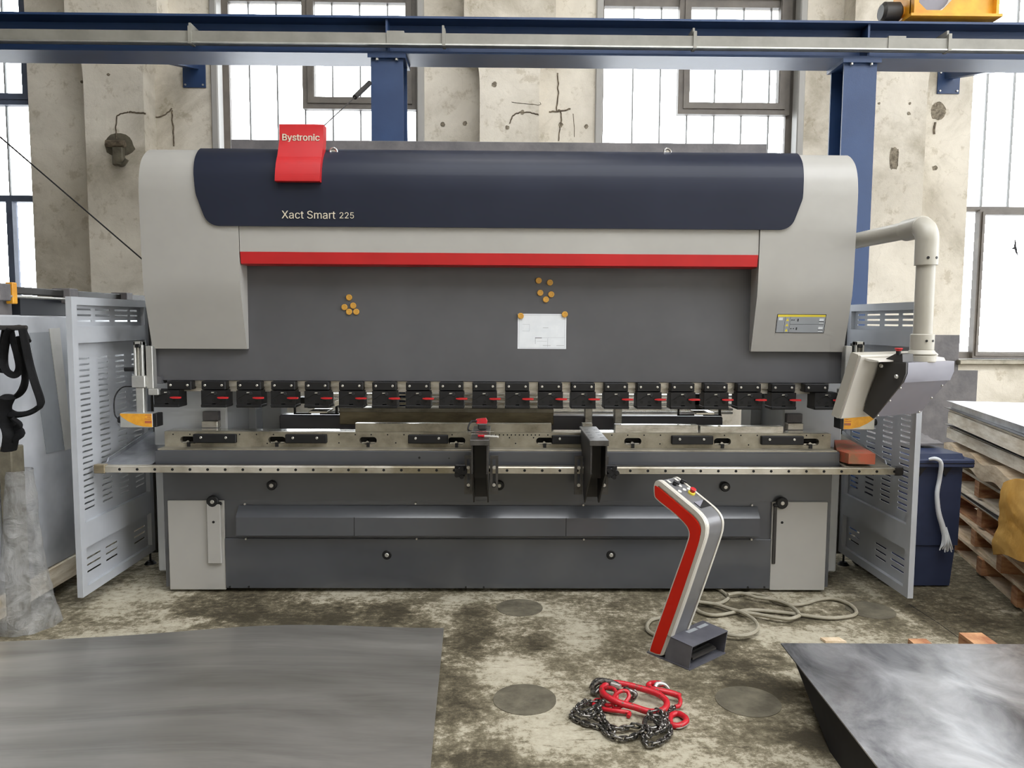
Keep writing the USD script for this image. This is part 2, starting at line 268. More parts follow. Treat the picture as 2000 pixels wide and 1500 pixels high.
# ------------------------------------------------------------------ scene helpers
used = {}
def numbered(parent, name):
    k = used.get((parent, name), 0); used[(parent, name)] = k + 1
    return f'{parent}/{name}' + (f'_{k:03d}' if k else '')
class Node:
    def __init__(s, path, loc): s.path, s.loc = path, np.asarray(loc, float)
def keys(prim, **kw):
    for k, v in kw.items():
        if v: prim.SetCustomDataByKey(k, v)
def thing(name, label, category, loc=(0, 0, 0), group=None, kind=None):
    p = numbered('/World', name); x = UsdGeom.Xform.Define(stage, p)
    x.AddTranslateOp().Set(Gf.Vec3d(*map(float, loc)))
    keys(x.GetPrim(), label=label, category=category, group=group, kind=kind); return Node(p, loc)
def part(parent, name, mesh, material, label=None, kind=None, smooth=30):
    mesh = tm(mesh).copy(); mesh.apply_translation(-parent.loc)
    p = numbered(parent.path, name)
    keys(usdkit.mesh(stage, p, mesh, M[material], smooth=smooth).GetPrim(), label=label, kind=kind)
    return Node(p, parent.loc)
def solo(name, label, category, mesh, material, group=None, kind=None, smooth=30):
    mesh = tm(mesh).copy(); b = mesh.bounds; loc = np.array([(b[0][0] + b[1][0]) / 2, (b[0][1] + b[1][1]) / 2, b[0][2]]); mesh.apply_translation(-loc)
    p = numbered('/World', name); m = usdkit.mesh(stage, p, mesh, M[material], smooth=smooth)
    m.AddTranslateOp().Set(Gf.Vec3d(*map(float, loc)))
    keys(m.GetPrim(), label=label, category=category, group=group, kind=kind); return Node(p, loc)
def struct(name, label, category, loc=(0, 0, 0)): return thing(name, label, category, loc, kind='structure')
# ================================================================== the setting
YP, YR, YWIN = 7.5, 7.75, 7.95                # fronts of the pilasters, of the recessed wall, of the window frames
n = struct('floor', 'worn pale grey concrete floor stained with oil and grime', 'floor')
part(n, 'floor_slab', box(-9, 9, -4.5, 8.2, -0.2, 0), 'floor')
for px, py, rx, ry in ((1015, 1187, 42, 18), (1025, 1366, 56, 34), (1461, 1370, 60, 32), (1700, 1192, 46, 17)):
    c = G(px, py); r = 0.5 * (abs(G(px + rx, py)[0] - c[0]) + abs(G(px, py + ry)[1] - c[1]))
    a = np.linspace(0, 2 * np.pi, 40, endpoint=False); rr = r * (1 + 0.02 * np.array([meshkit.noise((math.cos(t) * 3 + px, math.sin(t) * 3, 0)) for t in a]))
    part(n, 'floor_plug', xy(np.c_[c[0] + rr * np.cos(a), c[1] + rr * np.sin(a)], -0.02, 0.0025), 'plug')
for pts in (((1775, 1180), (1830, 1215), (1890, 1258), (1960, 1300)),):
    part(n, 'floor_crack', tube(np.array([G(*p, 0.0002) for p in pts]), 0.0022, 5, flat=0.3), 'hole')

w = struct('wall_back', 'old limewashed plaster wall with pilasters and recesses behind the machine', 'wall', (0, YR, 0))
xe = [(-9.0, xx(62, YR, 350)), (xx(421, YR, 200), xx(822, YR, 200)), (xx(1169, YR, 200), xx(1563, YR, 200)), (xx(1891, YR, 350), 9.0)]   # window openings
xe[0] = (xe[0][1] - 2.08, xe[0][1]); xe[3] = (xe[3][0], xe[3][0] + 2.08)
zs, zt = zz(712, YR, 1940), 6.2
solid = [(-9.0, xe[0][0]), (xe[0][1], xe[1][0]), (xe[1][1], xe[2][0]), (xe[2][1], xe[3][0]), (xe[3][1], 9.0)]
for x0, x1 in solid: part(w, 'wall_panel', box(x0, x1, YR, YR + 0.45, 0, 7.0), 'plaster')
for x0, x1 in xe:
    part(w, 'wall_panel', box(x0, x1, YR, YR + 0.45, 0, zs), 'plaster'); part(w, 'lintel', box(x0, x1, YR, YR + 0.45, zt, 7.0), 'plaster')
    part(w, 'window_sill', box(x0 - 0.03, x1 + 0.03, YR - 0.07, YR + 0.2, zs, zs + 0.05, 0.01), 'oilsteel')
def pilaster(xa, xb):
    fl = 0.15; zc = zz(150, YP); t = np.linspace(0, np.pi / 2, 9)
    right = [(xb, 0), (xb, zc - 0.1)] + [(xb + fl * (1 - math.cos(a)), zc - 0.1 + 0.45 * math.sin(a)) for a in t] + [(xb + fl, 7.0)]
    left = [(xa - (x - xb), z) for x, z in right][::-1]
    part(w, 'pilaster', xz(Polygon(right + left), YP, YR), 'plaster')
pil = [(xx(168, YP, 300), xx(284, YP, 300)), (xx(937, YP, 200), xx(1053, YP, 200)), (xx(1690, YP, 300), xx(1806, YP, 300))]
for a, b in pil: pilaster(a, b)
zd = zz(655, YP, 1850)
for a, b in pil[2:]:
    part(w, 'dado', box(a - 0.003, b + 0.006, YP - 0.006, YR - 0.01, 0, zd), 'dado'); part(w, 'dado', box(b + 0.006, xe[3][0] - 0.004, YR - 0.006, YR, 0, zd), 'dado')
part(w, 'dado', box(xe[3][0] - 0.004, xe[3][0] + 0.2, YR - 0.006, YR, 0, zs - 0.06), 'dado')
# holes and old fixings knocked into the plaster
for px, py, Y, r in ((865, 243, YR, .032), (908, 241, YR, .03), (1145, 247, YR, .028), (1095, 244, YR, .035), (991, 249, YP, .028), (1020, 219, YP, .03), (1717, 202, YP, .016), (1777, 202, YP, .018), (1775, 222, YP, .024), (1826, 328, YR, .035), (966, 165, YP, .035), (212, 146, YR - .25, .02), (160, 160, YR, .02)):
    c = P(px, py, Y); a = np.linspace(0, 2 * np.pi, 14, endpoint=False)
    rr = r * .7 * (0.75 + 0.5 * np.array([meshkit.noise((math.cos(t) * 2 + px, math.sin(t) * 2, py)) for t in a]))
    part(w, 'plaster_hole', xz(np.c_[c[0] + rr * np.cos(a), c[2] + rr * np.sin(a)], Y - 0.004, Y + 0.01), 'chip')
for px, py, Y, sx, sz in ((1746, 310, YP, .04, .1), (1832, 217, YR, .075, .085)):
    c = P(px, py, Y); a = np.linspace(0, 2 * np.pi, 44, endpoint=False)
    q = [(c[0] + sx * np.sign(math.cos(t)) * abs(math.cos(t)) ** (.5 if sx < .05 else 1) * (.8 + .4 * meshkit.fbm((t * 2.5, px, 1))), c[2] + sz * np.sign(math.sin(t)) * abs(math.sin(t)) ** (.5 if sx < .05 else 1) * (.8 + .4 * meshkit.fbm((t * 2.5, px, 5)))) for t in a]
    part(w, 'broken_patch', xz(q, Y - 0.003, Y + 0.01), 'chip')
def crack(px, Y, r=0.006):
    r *= .62
    part(w, 'plaster_crack', tube(spline([P(x, y, Y - 0.001) + [.012 * (meshkit.noise((x, y, 1)) - .5), 0, .012 * (meshkit.noise((x, y, 7)) - .5)] for x, y in spline([(x, y) for x, y in px], 5)], 3), r, 5, flat=1.0), 'conduit')
crack([(1089, 142), (1090, 180), (1087, 215), (1095, 217), (1096, 245)], YR, .012); crack([(1094, 247), (1091, 275)], YR, .01)
crack([(996, 240), (1003, 225), (1020, 219), (1040, 221), (1052, 224)], YP, .011); crack([(1072, 218), (1095, 217), (1114, 212)], YR, .013); crack([(1120, 222), (1122, 268)], YR, .005)
crack([(252, 219), (270, 220), (284, 221)], YP, .014); crack([(290, 221), (305, 229), (325, 222), (336, 212)], YR, .012); crack([(336, 215), (338, 250), (340, 285)], YR, .012)
crack([(227, 270), (227, 235), (232, 224), (250, 219)], YP, .01); crack([(1055, 200), (1051, 205), (1000, 200)], YP - .001, .004)
crack([(1052, 275), (1052, 235)], YR, .005); crack([(1810, 160), (1806, 250), (1800, 370)], YR - .002, .004); crack([(1827, 240), (1824, 262)], YR, .02)

# trim: the pale vertical window surrounds
k = 0
for x in (xe[1][0], xe[1][1], xe[2][0], xe[2][1]):
    k += 1; s = struct(f'trim_{k}', ('pale plaster reveal beside the left bay window', 'pale trim right of the left bay window', 'pale trim left of the right bay window', 'pale plaster reveal right of the right bay window')[k - 1], 'trim', (x, YR, zs))
    part(s, 'trim_strip', box(x - 0.035, x + 0.035, YR - 0.03, YR + 0.12, zs + 0.05, zt, 0.01), 'cover')

def window(k, x0, x1, label, joints, cas=None, transoms=(), mull=(), fm='window', low=None):
    s = struct(f'window_{k}', label, 'window', ((x0 + x1) / 2, YWIN, zs)); b = 0.07; zb = zs + 0.05
    part(s, 'window_frame', xz(sbox(x0, zb, x1, zt).difference(sbox(x0 + b, zb + b, x1 - b, zt - b)), YWIN, YWIN + 0.08), fm)
    rects = [(x0 + b, x1 - b, zb + b, zt - b)]
    for z, h in transoms: part(s, 'transom', box(x0 + b, x1 - b, YWIN - 0.01, YWIN + 0.08, z - h / 2, z + h / 2), fm)
    for x, za, zc, h in mull: part(s, 'mullion', box(x - h / 2, x + h / 2, YWIN - 0.02, YWIN + 0.07, za, zc), fm)
    js = [x0 + b] + [j for j in joints if x0 + b + 0.06 < j < x1 - b - 0.06] + [x1 - b]
    for a, c in zip(js[:-1], js[1:]):
        part(s, 'glass_pane', box(a + 0.001, c - 0.001, YWIN + 0.045, YWIN + 0.05, low or zb + b, zt - b), 'glass')
    for j in js[1:-1]: part(s, 'glazing_joint', box(j - 0.006, j + 0.006, YWIN + 0.03, YWIN + 0.06, low or zb + b, zt - b), 'lead')
    if low: part(s, 'glass_pane', box(x0 + b, x1 - b, YWIN + 0.045, YWIN + 0.05, zb + b, low - 0.001), 'glass')
    if cas:
        for (a, c, za, zc, t) in cas:
            f = part(s, 'sash_frame', xz(sbox(a, za, c, zc).difference(sbox(a + t, za + t, c - t, zc - t)), YWIN - 0.05, YWIN + 0.03), fm)
            part(f, 'sash_lip', xz(sbox(a + t * .45, za + t * .45, c - t * .45, zc - t * .45).difference(sbox(a + t * .95, za + t * .95, c - t * .95, zc - t * .95)), YWIN - 0.065, YWIN - 0.05), fm)
    return s
PW = lambda x, y=200: xx(x, YWIN, y)
ZW = lambda y, x=985: zz(y, YWIN, x)
p = 52.4 * YWIN / F
zsa = ZW(218)
window(2, xe[1][0], xe[1][1], 'tall window behind the red nameplate with vertical glass strips and a grey sash', [PW(541, 220) + p * i for i in range(-2, 6)],
       [(PW(594), xe[1][1] - 0.05, zsa, zsa + 1.25, 0.115)], [(ZW(-4), 0.12)])
window(3, xe[2][0], xe[2][1], 'tall window left of the blue column at right with glass strips and a grey sash', [PW(1236, 220) + p * i for i in range(-1, 7)],
       [(PW(1322), xe[2][1] - 0.05, zsa - .02, zsa + 1.23, 0.115)], [(ZW(-2), 0.12)])
window(1, xe[0][0], xe[0][1], 'tall window cut by the left edge with blue grey frame bars', [PW(12, 300) + p * i for i in range(-6, 2)],
       [(xe[0][1] - 1.1, xe[0][1] - 0.03, ZW(207, 20), ZW(207, 20) + 1.2, 0.11)], [(ZW(388, 30), 0.06)], [(PW(22, 450), zs + .1, ZW(388, 30), 0.06)], fm='windowblue')
window(4, xe[3][0], xe[3][1], 'tall window cut by the right edge with a bird sticker on it', [PW(1927, 280) + p * i for i in range(0, 8)], [(PW(1904, 500), xe[3][1] - 0.07, zs + 0.06, ZW(411, 1950), 0.05)], [(ZW(409, 1950), 0.05)], low=ZW(409, 1950))
c = P(1983, 484, YWIN + 0.04); bs = 0.05
bird = Polygon([(-.05, 1), (.06, .7), (.06, .25), (.2, 0), (.28, -.45), (.42, -.95), (.15, -.6), (0, -.2), (-.12, -.1), (-.38, -.12), (-.2, .02), (-.1, .1), (-.08, .5)]).buffer(0.03)
solo('bird_sticker', 'small dark bird silhouette sticker on the right window pane', 'sticker', xz(affinity.translate(affinity.scale(bird, .078, .078, origin=(0, 0)), c[0], c[2]), YWIN + 0.0445, YWIN + 0.0455), 'darkink')

# side walls and roof of the hall (roof with a long rooflight slot), none of them in view
s = struct('wall_left', 'plain plaster side wall of the hall, left', 'wall'); part(s, 'wall_panel', box(-9.2, -9.0, -4.5, 8.2, 0, 7.0), 'dado')  # unseen wall painted dark to cut light bounced onto the right guard
s = struct('wall_right', 'plaster side wall of the hall, right, with open window bays', 'wall'); part(s, 'wall_panel', yz(sbox(-4.5, 0, 8.2, 7.0).difference(unary_union([sbox(a, 0.9, a + 2.3, 6.4) for a in (-3.9, -1.2, 1.5, 4.2)])), 9.0, 9.2), 'plaster')
s = struct('ceiling', 'boarded hall roof with a long rooflight slot', 'ceiling'); part(s, 'roof_deck', box(-9.2, 9.2, 3.0, 8.2, 7.0, 7.2), 'roof'); part(s, 'roof_deck', box(-9.2, 9.2, -4.7, -1.6, 7.0, 7.2), 'roof'); part(s, 'roof_deck', box(-9.2, -1.8, -1.6, 3.0, 7.0, 7.2), 'roof')
s = struct('wall_front', 'plain plaster end wall of the hall behind the photographer', 'wall')
part(s, 'wall_panel', box(-9, 9, -4.7, -4.5, 0, 7), 'plaster')

# ------------------------------------------------------------------ crane runway, columns, brackets
YB0, YB1 = 5.9, 6.2; zb0, zb1 = 3.645, 3.915
cr = thing('crane_runway', 'long dark blue steel crane beam crossing above the machine', 'steel beam', (0, 6.05, zb0))
tw = 0.016
sec = unary_union([sbox(YB0, zb0, YB1, zb0 + tw), sbox(YB0, zb1 - tw, YB1, zb1), sbox(6.045, zb0, 6.056, zb1)])
part(cr, 'beam', yz(sec, -7.5, 7.5), 'blue')
part(cr, 'stiffener', box(xx(1686, 6.0, 60), xx(1690, 6.0, 60), 5.92, 6.045, zb0 + tw, zb1 - tw), 'blue'); part(cr, 'stiffener', box(xx(756, 6.0, 60), xx(760, 6.0, 60), 5.92, 6.045, zb0 + tw, zb1 - tw), 'blue')
part(cr, 'crane_rail', box(-7.5, 7.5, 6.02, 6.08, zb1, zb1 + 0.04), 'oilsteel')
zr0, zr1 = zz(94, 5.88), zz(70, 5.88)
r_ = thing('conductor_rail', 'grey boxed conductor rail clipped along the front of the crane beam', 'rail', (0, 5.87, zr0))
part(r_, 'rail_housing', yz(unary_union([sbox(5.84, zr0 + .012, 5.90, zr1)]), -7.5, 7.5), 'railgrey'); part(r_, 'rail_lip', box(-7.5, 7.5, 5.83, 5.895, zr0, zr0 + 0.01), 'alu')
for x in (370, 866, 1357, 1855): part(r_, 'hanger_clip', cat([box(xx(x, 5.83, 80) - .01, xx(x, 5.83, 80) + .014, 5.825, 5.905, zr0 - .004, zr1 + .03), box(xx(x, 5.83, 80) - .012, xx(x, 5.83, 80) + .004, 5.85, 6.0, zr1 + .02, zr1 + .06)]), 'railgrey')
for x in (772, 1753): part(r_, 'joint_cover', box(xx(x - 17, 5.83, 80), xx(x + 17, 5.83, 80), 5.832, 5.904, zr0 + .006, zr1 + .012), 'railgrey')
def column(x0, x1, label):
    c = thing('steel_column', label, 'column', ((x0 + x1) / 2, 6.05, 0))
    a = Polygon([(x0, 5.93), (x1, 5.93), (x1, 5.945), ((x0 + x1) / 2 + .006, 5.945), ((x0 + x1) / 2 + .006, 6.155), (x1, 6.155), (x1, 6.17), (x0, 6.17), (x0, 6.155), ((x0 + x1) / 2 - .006, 6.155), ((x0 + x1) / 2 - .006, 5.945), (x0, 5.945)])
    part(c, 'column_shaft', xy(a, 0, zb0 - 0.03), 'blue'); part(c, 'cap_plate', box(x0 - .02, x1 + .02, 5.9, 6.2, zb0 - 0.03, zb0), 'blue')
    for q in (0, 1):
        for e in (0.2, 0.8): part(c, 'bolt', cyl((x0 + (x1 - x0) * e, 5.915 + .27 * q, zb0 - .045), (x0 + (x1 - x0) * e, 5.915 + .27 * q, zb0 - .03), .012, 6), 'bolt')
column(xx(725, 5.93, 200), xx(788, 5.93, 200), 'blue steel column behind the left half of the machine')
column(xx(1646, 5.93, 200), xx(1710, 5.93, 200), 'blue steel column rising behind the right machine cover')
def bracket(p0, p1, Y, label):
    a, b = P(*p0, Y), P(*p1, Y); t = thing('wall_bracket', label, 'bracket', ((a[0] + b[0]) / 2, Y, b[2]))
    part(t, 'wall_plate', box(a[0], b[0], Y - .015, Y, b[2], a[2], .002), 'blue')
    xm, zm = (a[0] + b[0]) / 2, (a[2] + b[2]) / 2 + .03
    part(t, 'strut', hull([(xm + s_, y_, z_) for s_ in (-.045, .045) for y_, z_ in ((6.06, 3.70), (6.06, 3.79), (Y - .015, zm), (Y - .015, zm + .09))]), 'blue')
    for x in (a[0] + .025, b[0] - .025):
        for z in (a[2] - .025, b[2] + .025): part(t, 'bolt', cyl((x, Y - .025, z), (x, Y - .015, z), .01, 6), 'bolt')
bracket((357, 112), (403, 172), YR, 'blue wall bracket and strut left of the first window')
bracket((1831, 138), (1872, 184), YR, 'blue wall bracket and strut beside the right edge window')
# hoist carriage on the beam at the top right
hz = zb1 + 0.03; hx0, hx1 = xx(1776, 5.95, 20), xx(1940, 5.95, 20)
h = thing('crane_carriage', 'yellow crane carriage standing on the blue beam at top right', 'crane', ((hx0 + hx1) / 2, 6.05, hz))
zt_ = hz + .34
op = Polygon([(hx0 + .06, hz + .12), (hx0 + .12, hz + .065), (hx0 + .24, hz + .065), (hx0 + .32, hz + .15), (hx0 + .32, zt_ - .05), (hx0 + .06, zt_ - .05)])
part(h, 'side_plate', xz(sbox(hx0, hz + .02, hx1, zt_).difference(op), 5.93, 5.945), 'yellow'); part(h, 'bottom_flange', box(hx0 - .02, hx1 + .03, 5.88, 6.2, hz + .005, hz + .025), 'yellow')
part(h, 'end_rib', box(hx0, hx0 + .02, 5.88, 6.2, hz + .025, zt_), 'yellow'); part(h, 'end_rib', box(hx1 - .02, hx1, 5.88, 6.2, hz + .025, zt_), 'yellow'); part(h, 'motor', cyl((hx0 + .19, 5.97, hz + .19), (hx0 + .19, 6.16, hz + .19), .12, 24), 'lilac')
part(h, 'bumper', cyl((hx0 - .17, 6.05, hz + .09), (hx0 - .02, 6.05, hz + .09), .075, 24, bv=.02), 'bracket'); part(h, 'bumper_mount', cyl((hx0 - .03, 6.05, hz + .09), (hx0 + .01, 6.05, hz + .09), .04, 16), 'yellow')
for q in (.04, .1, .16): part(h, 'end_bolt', cyl((hx1, 6.0, hz + q), (hx1 + .03, 6.0, hz + q), .014, 8), 'yellow')
# pull rod and thin cables
a, b, c = P(722, 162, 5.9), P(693, 190, 5.7), P(628, 250, 5.3)
t = thing('pull_rod', 'thin dark rod and cord slanting from the blue column to the red nameplate', 'rod', c)
part(t, 'rod', cyl(a, b, .018, 10), 'bracket'); part(t, 'cord', tube(np.array([b, c]), .0035, 6), 'bracket')
solo('overhead_cable', 'thin dark cable slanting down from the left edge to the machine', 'cable', tube(np.array([P(-40, 233, 5.6), P(282, 510, 5.6)]), .005, 6), 'rubber')
t = thing('old_wall_hook', 'rusty cast hook bracket on the left pilaster', 'hook', P(233, 315, YP))
q = P(232, 283, YP); part(t, 'hook_pipe', cyl((q[0] - .09, YP - .05, q[2]), (q[0] + .08, YP - .05, q[2]), .035, 14), 'conduit'); part(t, 'hook_plate', box(q[0] - .04, q[0] + .06, YP - .06, YP, q[2] - .2, q[2] - .02, .01), 'plug'); part(t, 'hook_tip', tube(spline([(q[0] + .02, YP - .07, q[2] - .19), (q[0] + .07, YP - .08, q[2] - .2), (q[0] + .11, YP - .08, q[2] - .15)]), .02, 8), 'plug')
a = np.linspace(0, 2 * np.pi, 18, endpoint=False); part(w, 'plaster_hole', xz([(q[0] + .16 * math.cos(t_) * (.8 + .3 * meshkit.noise((t_ * 2, 3, 4))), q[2] - .0 + .11 * math.sin(t_)) for t_ in a], YP - .002, YP + .005), 'plug')
# ================================================================== the press brake
YF, YC = 4.62, 4.50                           # front of the base panels, front of the covers
pb = thing('press_brake', 'long grey press brake with navy hood and a red stripe, across the hall', 'press brake', (-0.02, 4.95, 0))
XL, XR = xx(320, 4.66, 860), xx(1624, 4.66, 860)
ztab = zz(880, 4.58)
# base
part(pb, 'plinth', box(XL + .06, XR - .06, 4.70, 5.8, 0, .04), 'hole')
part(pb, 'table_beam', box(XL, XR, YF + .012, 4.84, .03, ztab - .006), 'panel')
xa, xb = xx(441, YF, 1100), xx(1504, YF, 1100)
zbar0, zbar1, zbart = zz(1047, 4.565), zz(1011, 4.565), zz(988, YF)
part(pb, 'kick_panel', box(xa, xb, YF - .008, YF + .012, .025, zz(1052, YF), .003), 'panel')
part(pb, 'front_panel', box(xa, xb, YF + .0105, YF + .02, zz(1051, YF), zz(979, YF)), 'panel')
for i, (a, b) in enumerate(((330, 440), (1505, 1613))):
    x0, x1 = xx(a, YF, 1070), xx(b, YF, 1070)
    part(pb, 'side_panel', box(x0, x1, YF - .004, YF + .012, zz(1152, YF), zz(979, YF), .003), 'cover')
    bx0, bx1 = (xx(407, YF, 1050), xx(434, YF, 1050)) if i == 0 else (xx(1508, YF, 1050), xx(1515, YF, 1050))
    st = part(pb, 'handle_strip', box(bx0, bx1, YF - .022 if i == 0 else YF - .012, YF - .004, zz(1100, YF), zz(984, YF), .004), 'cover' if i == 0 else 'bracket')
    xh = (bx0 + bx1) / 2 if i == 0 else xx(1527, YF, 1020)
    part(st, 'screw', cyl((xh, YF - (.0235 if i == 0 else .006), zz(1019, YF)), (xh, YF - .003, zz(1019, YF)), .008, 10), 'black')
    xk = xx(417 if i == 0 else 1526, YF, 978); zk = zz(980, YF)
    kn = part(pb, 'round_latch', cyl((xk, YF - .022, zk), (xk, YF - .003, zk), .037, 26, bv=.006), 'black'); part(kn, 'latch_tab', box(xk + (.02 if i == 0 else -.055), xk + (.055 if i == 0 else -.02), YF - .02, YF - .004, zk - .024, zk - .002, .006), 'black')
    part(kn, 'latch_screw', cyl((xk, YF - .027, zk), (xk, YF - .018, zk), .012, 14, bv=.002), 'bolt')
for px, py in ((529, 949), (975, 949), (1418, 952), (755, 1085), (1194, 1085)):
    q = P(px, py, YF - .02); d = part(pb, 'bumper_disc', cyl((q[0], YF - .012, q[2]), (q[0], YF + .014, q[2]), .03, 26, bv=.005), 'black')
    part(d, 'disc_bolt', cyl((q[0], YF - .018, q[2]), (q[0], YF - .008, q[2]), .013, 14, bv=.003), 'bolt')
for px, py in ((479, 984), (481, 1052), (812, 983), (1468, 986), (1467, 1053), (814, 1052), (1139, 986), (1140, 1053), (450, 1145), (487, 1145), (1460, 1146), (1492, 1146), (910, 1146), (945, 1146)):
    q = P(px, py, YF); part(pb, 'panel_screw', cyl((q[0], YF - .012, q[2]), (q[0], YF, q[2]), .006, 10), 'bolt' if py < 1100 else 'black')
x0, x1 = xx(461, 4.565, 1028), xx(1484, 4.565, 1028)
part(pb, 'step_cover', yz([(YF, zbart), (4.567, zbar1), (4.565, zbar1 - .003), (4.565, zbar0), (4.575, zbar0 - .004), (YF, zbar0 - .004)], x0, x1), 'panel')
for px in (689, 1107): part(pb, 'cover_seam', box(xx(px, 4.52, 1028) - .0015, xx(px, 4.52, 1028) + .0015, 4.5635, 4.57, zbar0, zbar1), 'hole')
# apron, table top, die holder
za0, za1 = zz(914, 4.57), zz(883, 4.57)
part(pb, 'apron', yz([(4.56, za0), (4.56, za1), (4.575, ztab), (4.64, ztab), (4.64, za0)], XL - .01, XR + .01), 'panel')
part(pb, 'table_top', box(XL, XR, 4.572, 4.90, ztab - .004, ztab + .006, .002), 'oilsteel')
zh0, zh1 = ztab + .006, zz(845, 4.66)
H_ = sbox(XL + .005, zh0, XR - .005, zh1); slots = []
for px in (369, 541, 719, 892, 1064, 1236, 1411, 1583):
    xc = xx(px, 4.66, 862); zc = (zh0 + zh1) / 2 - .006; slots.append(xc); H_ = H_.difference(sbox(xc - .032, zc - .001, xc + .032, zc + .001).buffer(.0205, quad_segs=6))
part(pb, 'die_holder', xz(H_, 4.66, 4.70), 'oilsteel'); part(pb, 'die_holder_back', box(XL + .005, XR - .005, 4.72, 4.79, zh0, zh1 - .002, .002), 'steel'); part(pb, 'die_holder_cap', box(XL + .005, XR - .005, 4.70, 4.79, zh1 - .003, zh1 + .0005), 'bright')
for xc in slots:
    part(pb, 'slot_recess', box(xc - .055, xc + .055, 4.699, 4.7195, zc - .021, zc + .021), 'hole')
    sl = part(pb, 'wedge_lever', cat([cyl((xc - .004, 4.655, zc - .01), (xc - .004, 4.70, zc - .01), .009, 12), box(xc - .042, xc + .042, 4.675, 4.699, zc - .02, zc - .012)]), 'chrome'); part(sl, 'lever_stop', box(xc - .009, xc + .009, 4.65, 4.70, zh0 - .006, zc - .013), 'black')
for a, b in ((377, 461), (557, 638), (797, 875), (1078, 1158), (1312, 1393), (1487, 1570)):
    x0, x1 = xx(a, 4.64, 858), xx(b, 4.64, 858); d = 0.0 if a > 700 else 0
    cb = part(pb, 'clamp_strip', box(x0, x1, 4.635, 4.662, zz(867, 4.64), zz(850, 4.64), .004), 'black')
    for e in (.19, .77): part(cb, 'strip_bolt', cyl((x0 + (x1 - x0) * e, 4.629, zz(856.5, 4.64)), (x0 + (x1 - x0) * e, 4.636, zz(856.5, 4.64)), .008, 12, bv=.002), 'bolt')
hs = []
for px in [338, 371, 404, 437, 468, 501, 534, 567, 598, 630, 662, 694, 725, 757, 789, 820, 883] + [952 + 7.8 * i for i in range(14)] + [1070, 1195, 1226, 1258, 1290, 1415, 1447, 1479, 1575, 1607]:
    q = P(px, 849.5 + (px - 1000) * .002, 4.66); hs.append(cyl((q[0], 4.6592, q[2]), (q[0], 4.661, q[2]), .0045, 8))
for px, py in ((522, 866), (662, 865), (773, 865), (995, 855), (1007, 866), (1042, 855), (1289, 867), (1462, 869)): q = P(px, py, 4.66); hs.append(cyl((q[0], 4.6592, q[2]), (q[0], 4.661, q[2]), .0045, 8))
part(pb, 'pin_hole', cat(hs), 'hole', kind='stuff')
for px, py in ((819, 894), (877, 895)): q = P(px, py, 4.56); part(pb, 'apron_hole', cyl((q[0], 4.5585, q[2]), (q[0], 4.562, q[2]), .007 if px < 850 else .004, 10), 'hole')
# front guide rail
YG = 4.46; zg0, zg1 = zz(925, YG), zz(912, YG)
gr = part(pb, 'guide_rail', yz([(YG, zg0), (YG, zg1 - .006), (YG + .006, zg1), (YG + .035, zg1), (YG + .035, zg0)], xx(205, YG, 920), xx(1748, YG, 922)), 'railsteel')
for i in range(45):
    px = 233.5 + 34.4 * i; x = xx(px, YG, 917); zq = (zg0 + zg1) / 2 - .001; part(gr, 'rail_bolt', cyl((x, YG - .0015, zq), (x, YG + .004, zq), .0082, 10), 'hole')
part(pb, 'rail_backing', box(XL - .02, XR + .02, YG + .035, 4.64, zg0 + .004, zg1 - .006), 'bracket')
q0, q1 = xx(183, YG, 920), xx(205, YG, 920); part(pb, 'rail_end', box(q0, q1, YG - .004, YG + .04, zg0 - .006, zg1 + .006, .004), 'brown')
part(pb, 'rail_end', box(xx(1748, YG, 920), xx(1764, YG, 920), YG - .004, YG + .04, zg0 - .006, zg1 + .006, .004), 'bracket')
# trays on both sides of the table
for sx, x0, x1 in ((-1, -2.345, XL - .012), (1, XR + .012, 2.318)):
    t = part(pb, 'side_tray', yz([(YG + .035, zg1 - .004), (YG + .035, zg1 + .002), (4.72, zg1 + .03), (5.15, zg1 + .10), (5.15, zg1 + .09), (4.72, zg1 + .02)], x0, x1), 'brush' if sx < 0 else 'oilsteel')
    e = x0 if sx < 0 else x1; part(t, 'tray_lip', yz([(YG + .08, zg1 + .005), (YG + .1, zg1 + .03), (4.72, zg1 + .055), (5.15, zg1 + .125), (5.15, zg1 + .1), (4.72, zg1 + .03)], e - .004, e + .004), 'brush')
# frames behind
for x0, x1 in ((xx(299, 4.88, 800), xx(443, 4.88, 800)), (xx(1530, 4.88, 800), xx(1646, 4.88, 800))):
    part(pb, 'side_frame', box(x0, x1, 4.88, 5.75, .04, 2.5, .01), 'frame')
    xc = x1 - .09 if x0 < 0 else x0 + .06; part(pb, 'gauge_block', box(xc - .05, xc + .05, 4.84, 4.88, zz(824, 4.84), zz(806, 4.84), .003), 'dado'); part(pb, 'gauge_foot', box(xc - .05, xc + .05, 4.82, 4.88, zz(838, 4.82), zz(825, 4.82), .003), 'steel')
part(pb, 'frame_post', box(xx(485, 5.3, 800), xx(500, 5.3, 800), 5.3, 5.5, .05, 1.6, .004), 'frame'); part(pb, 'frame_post', box(xx(503, 5.25, 800), xx(541, 5.25, 800), 5.35, 5.5, .05, 1.6, .004), 'frame'); part(pb, 'frame_post', box(xx(1467, 5.3, 800), xx(1511, 5.3, 800), 5.3, 5.5, .05, 1.6, .004), 'frame')
part(pb, 'upper_body', box(-1.98, 1.95, 4.80, 5.45, 1.42, 2.52), 'plate')
x0, x1 = xx(451, 5.35, 285), xx(1498, 5.35, 285); zb_ = zz(277, 5.35)
part(pb, 'rear_box', box(x0, x1, 5.35, 5.8, 2.3, zb_, .004), 'dado')
part(pb, 'rear_apron', box(-1.75, 1.72, 5.55, 5.6, .04, .9), 'hole')
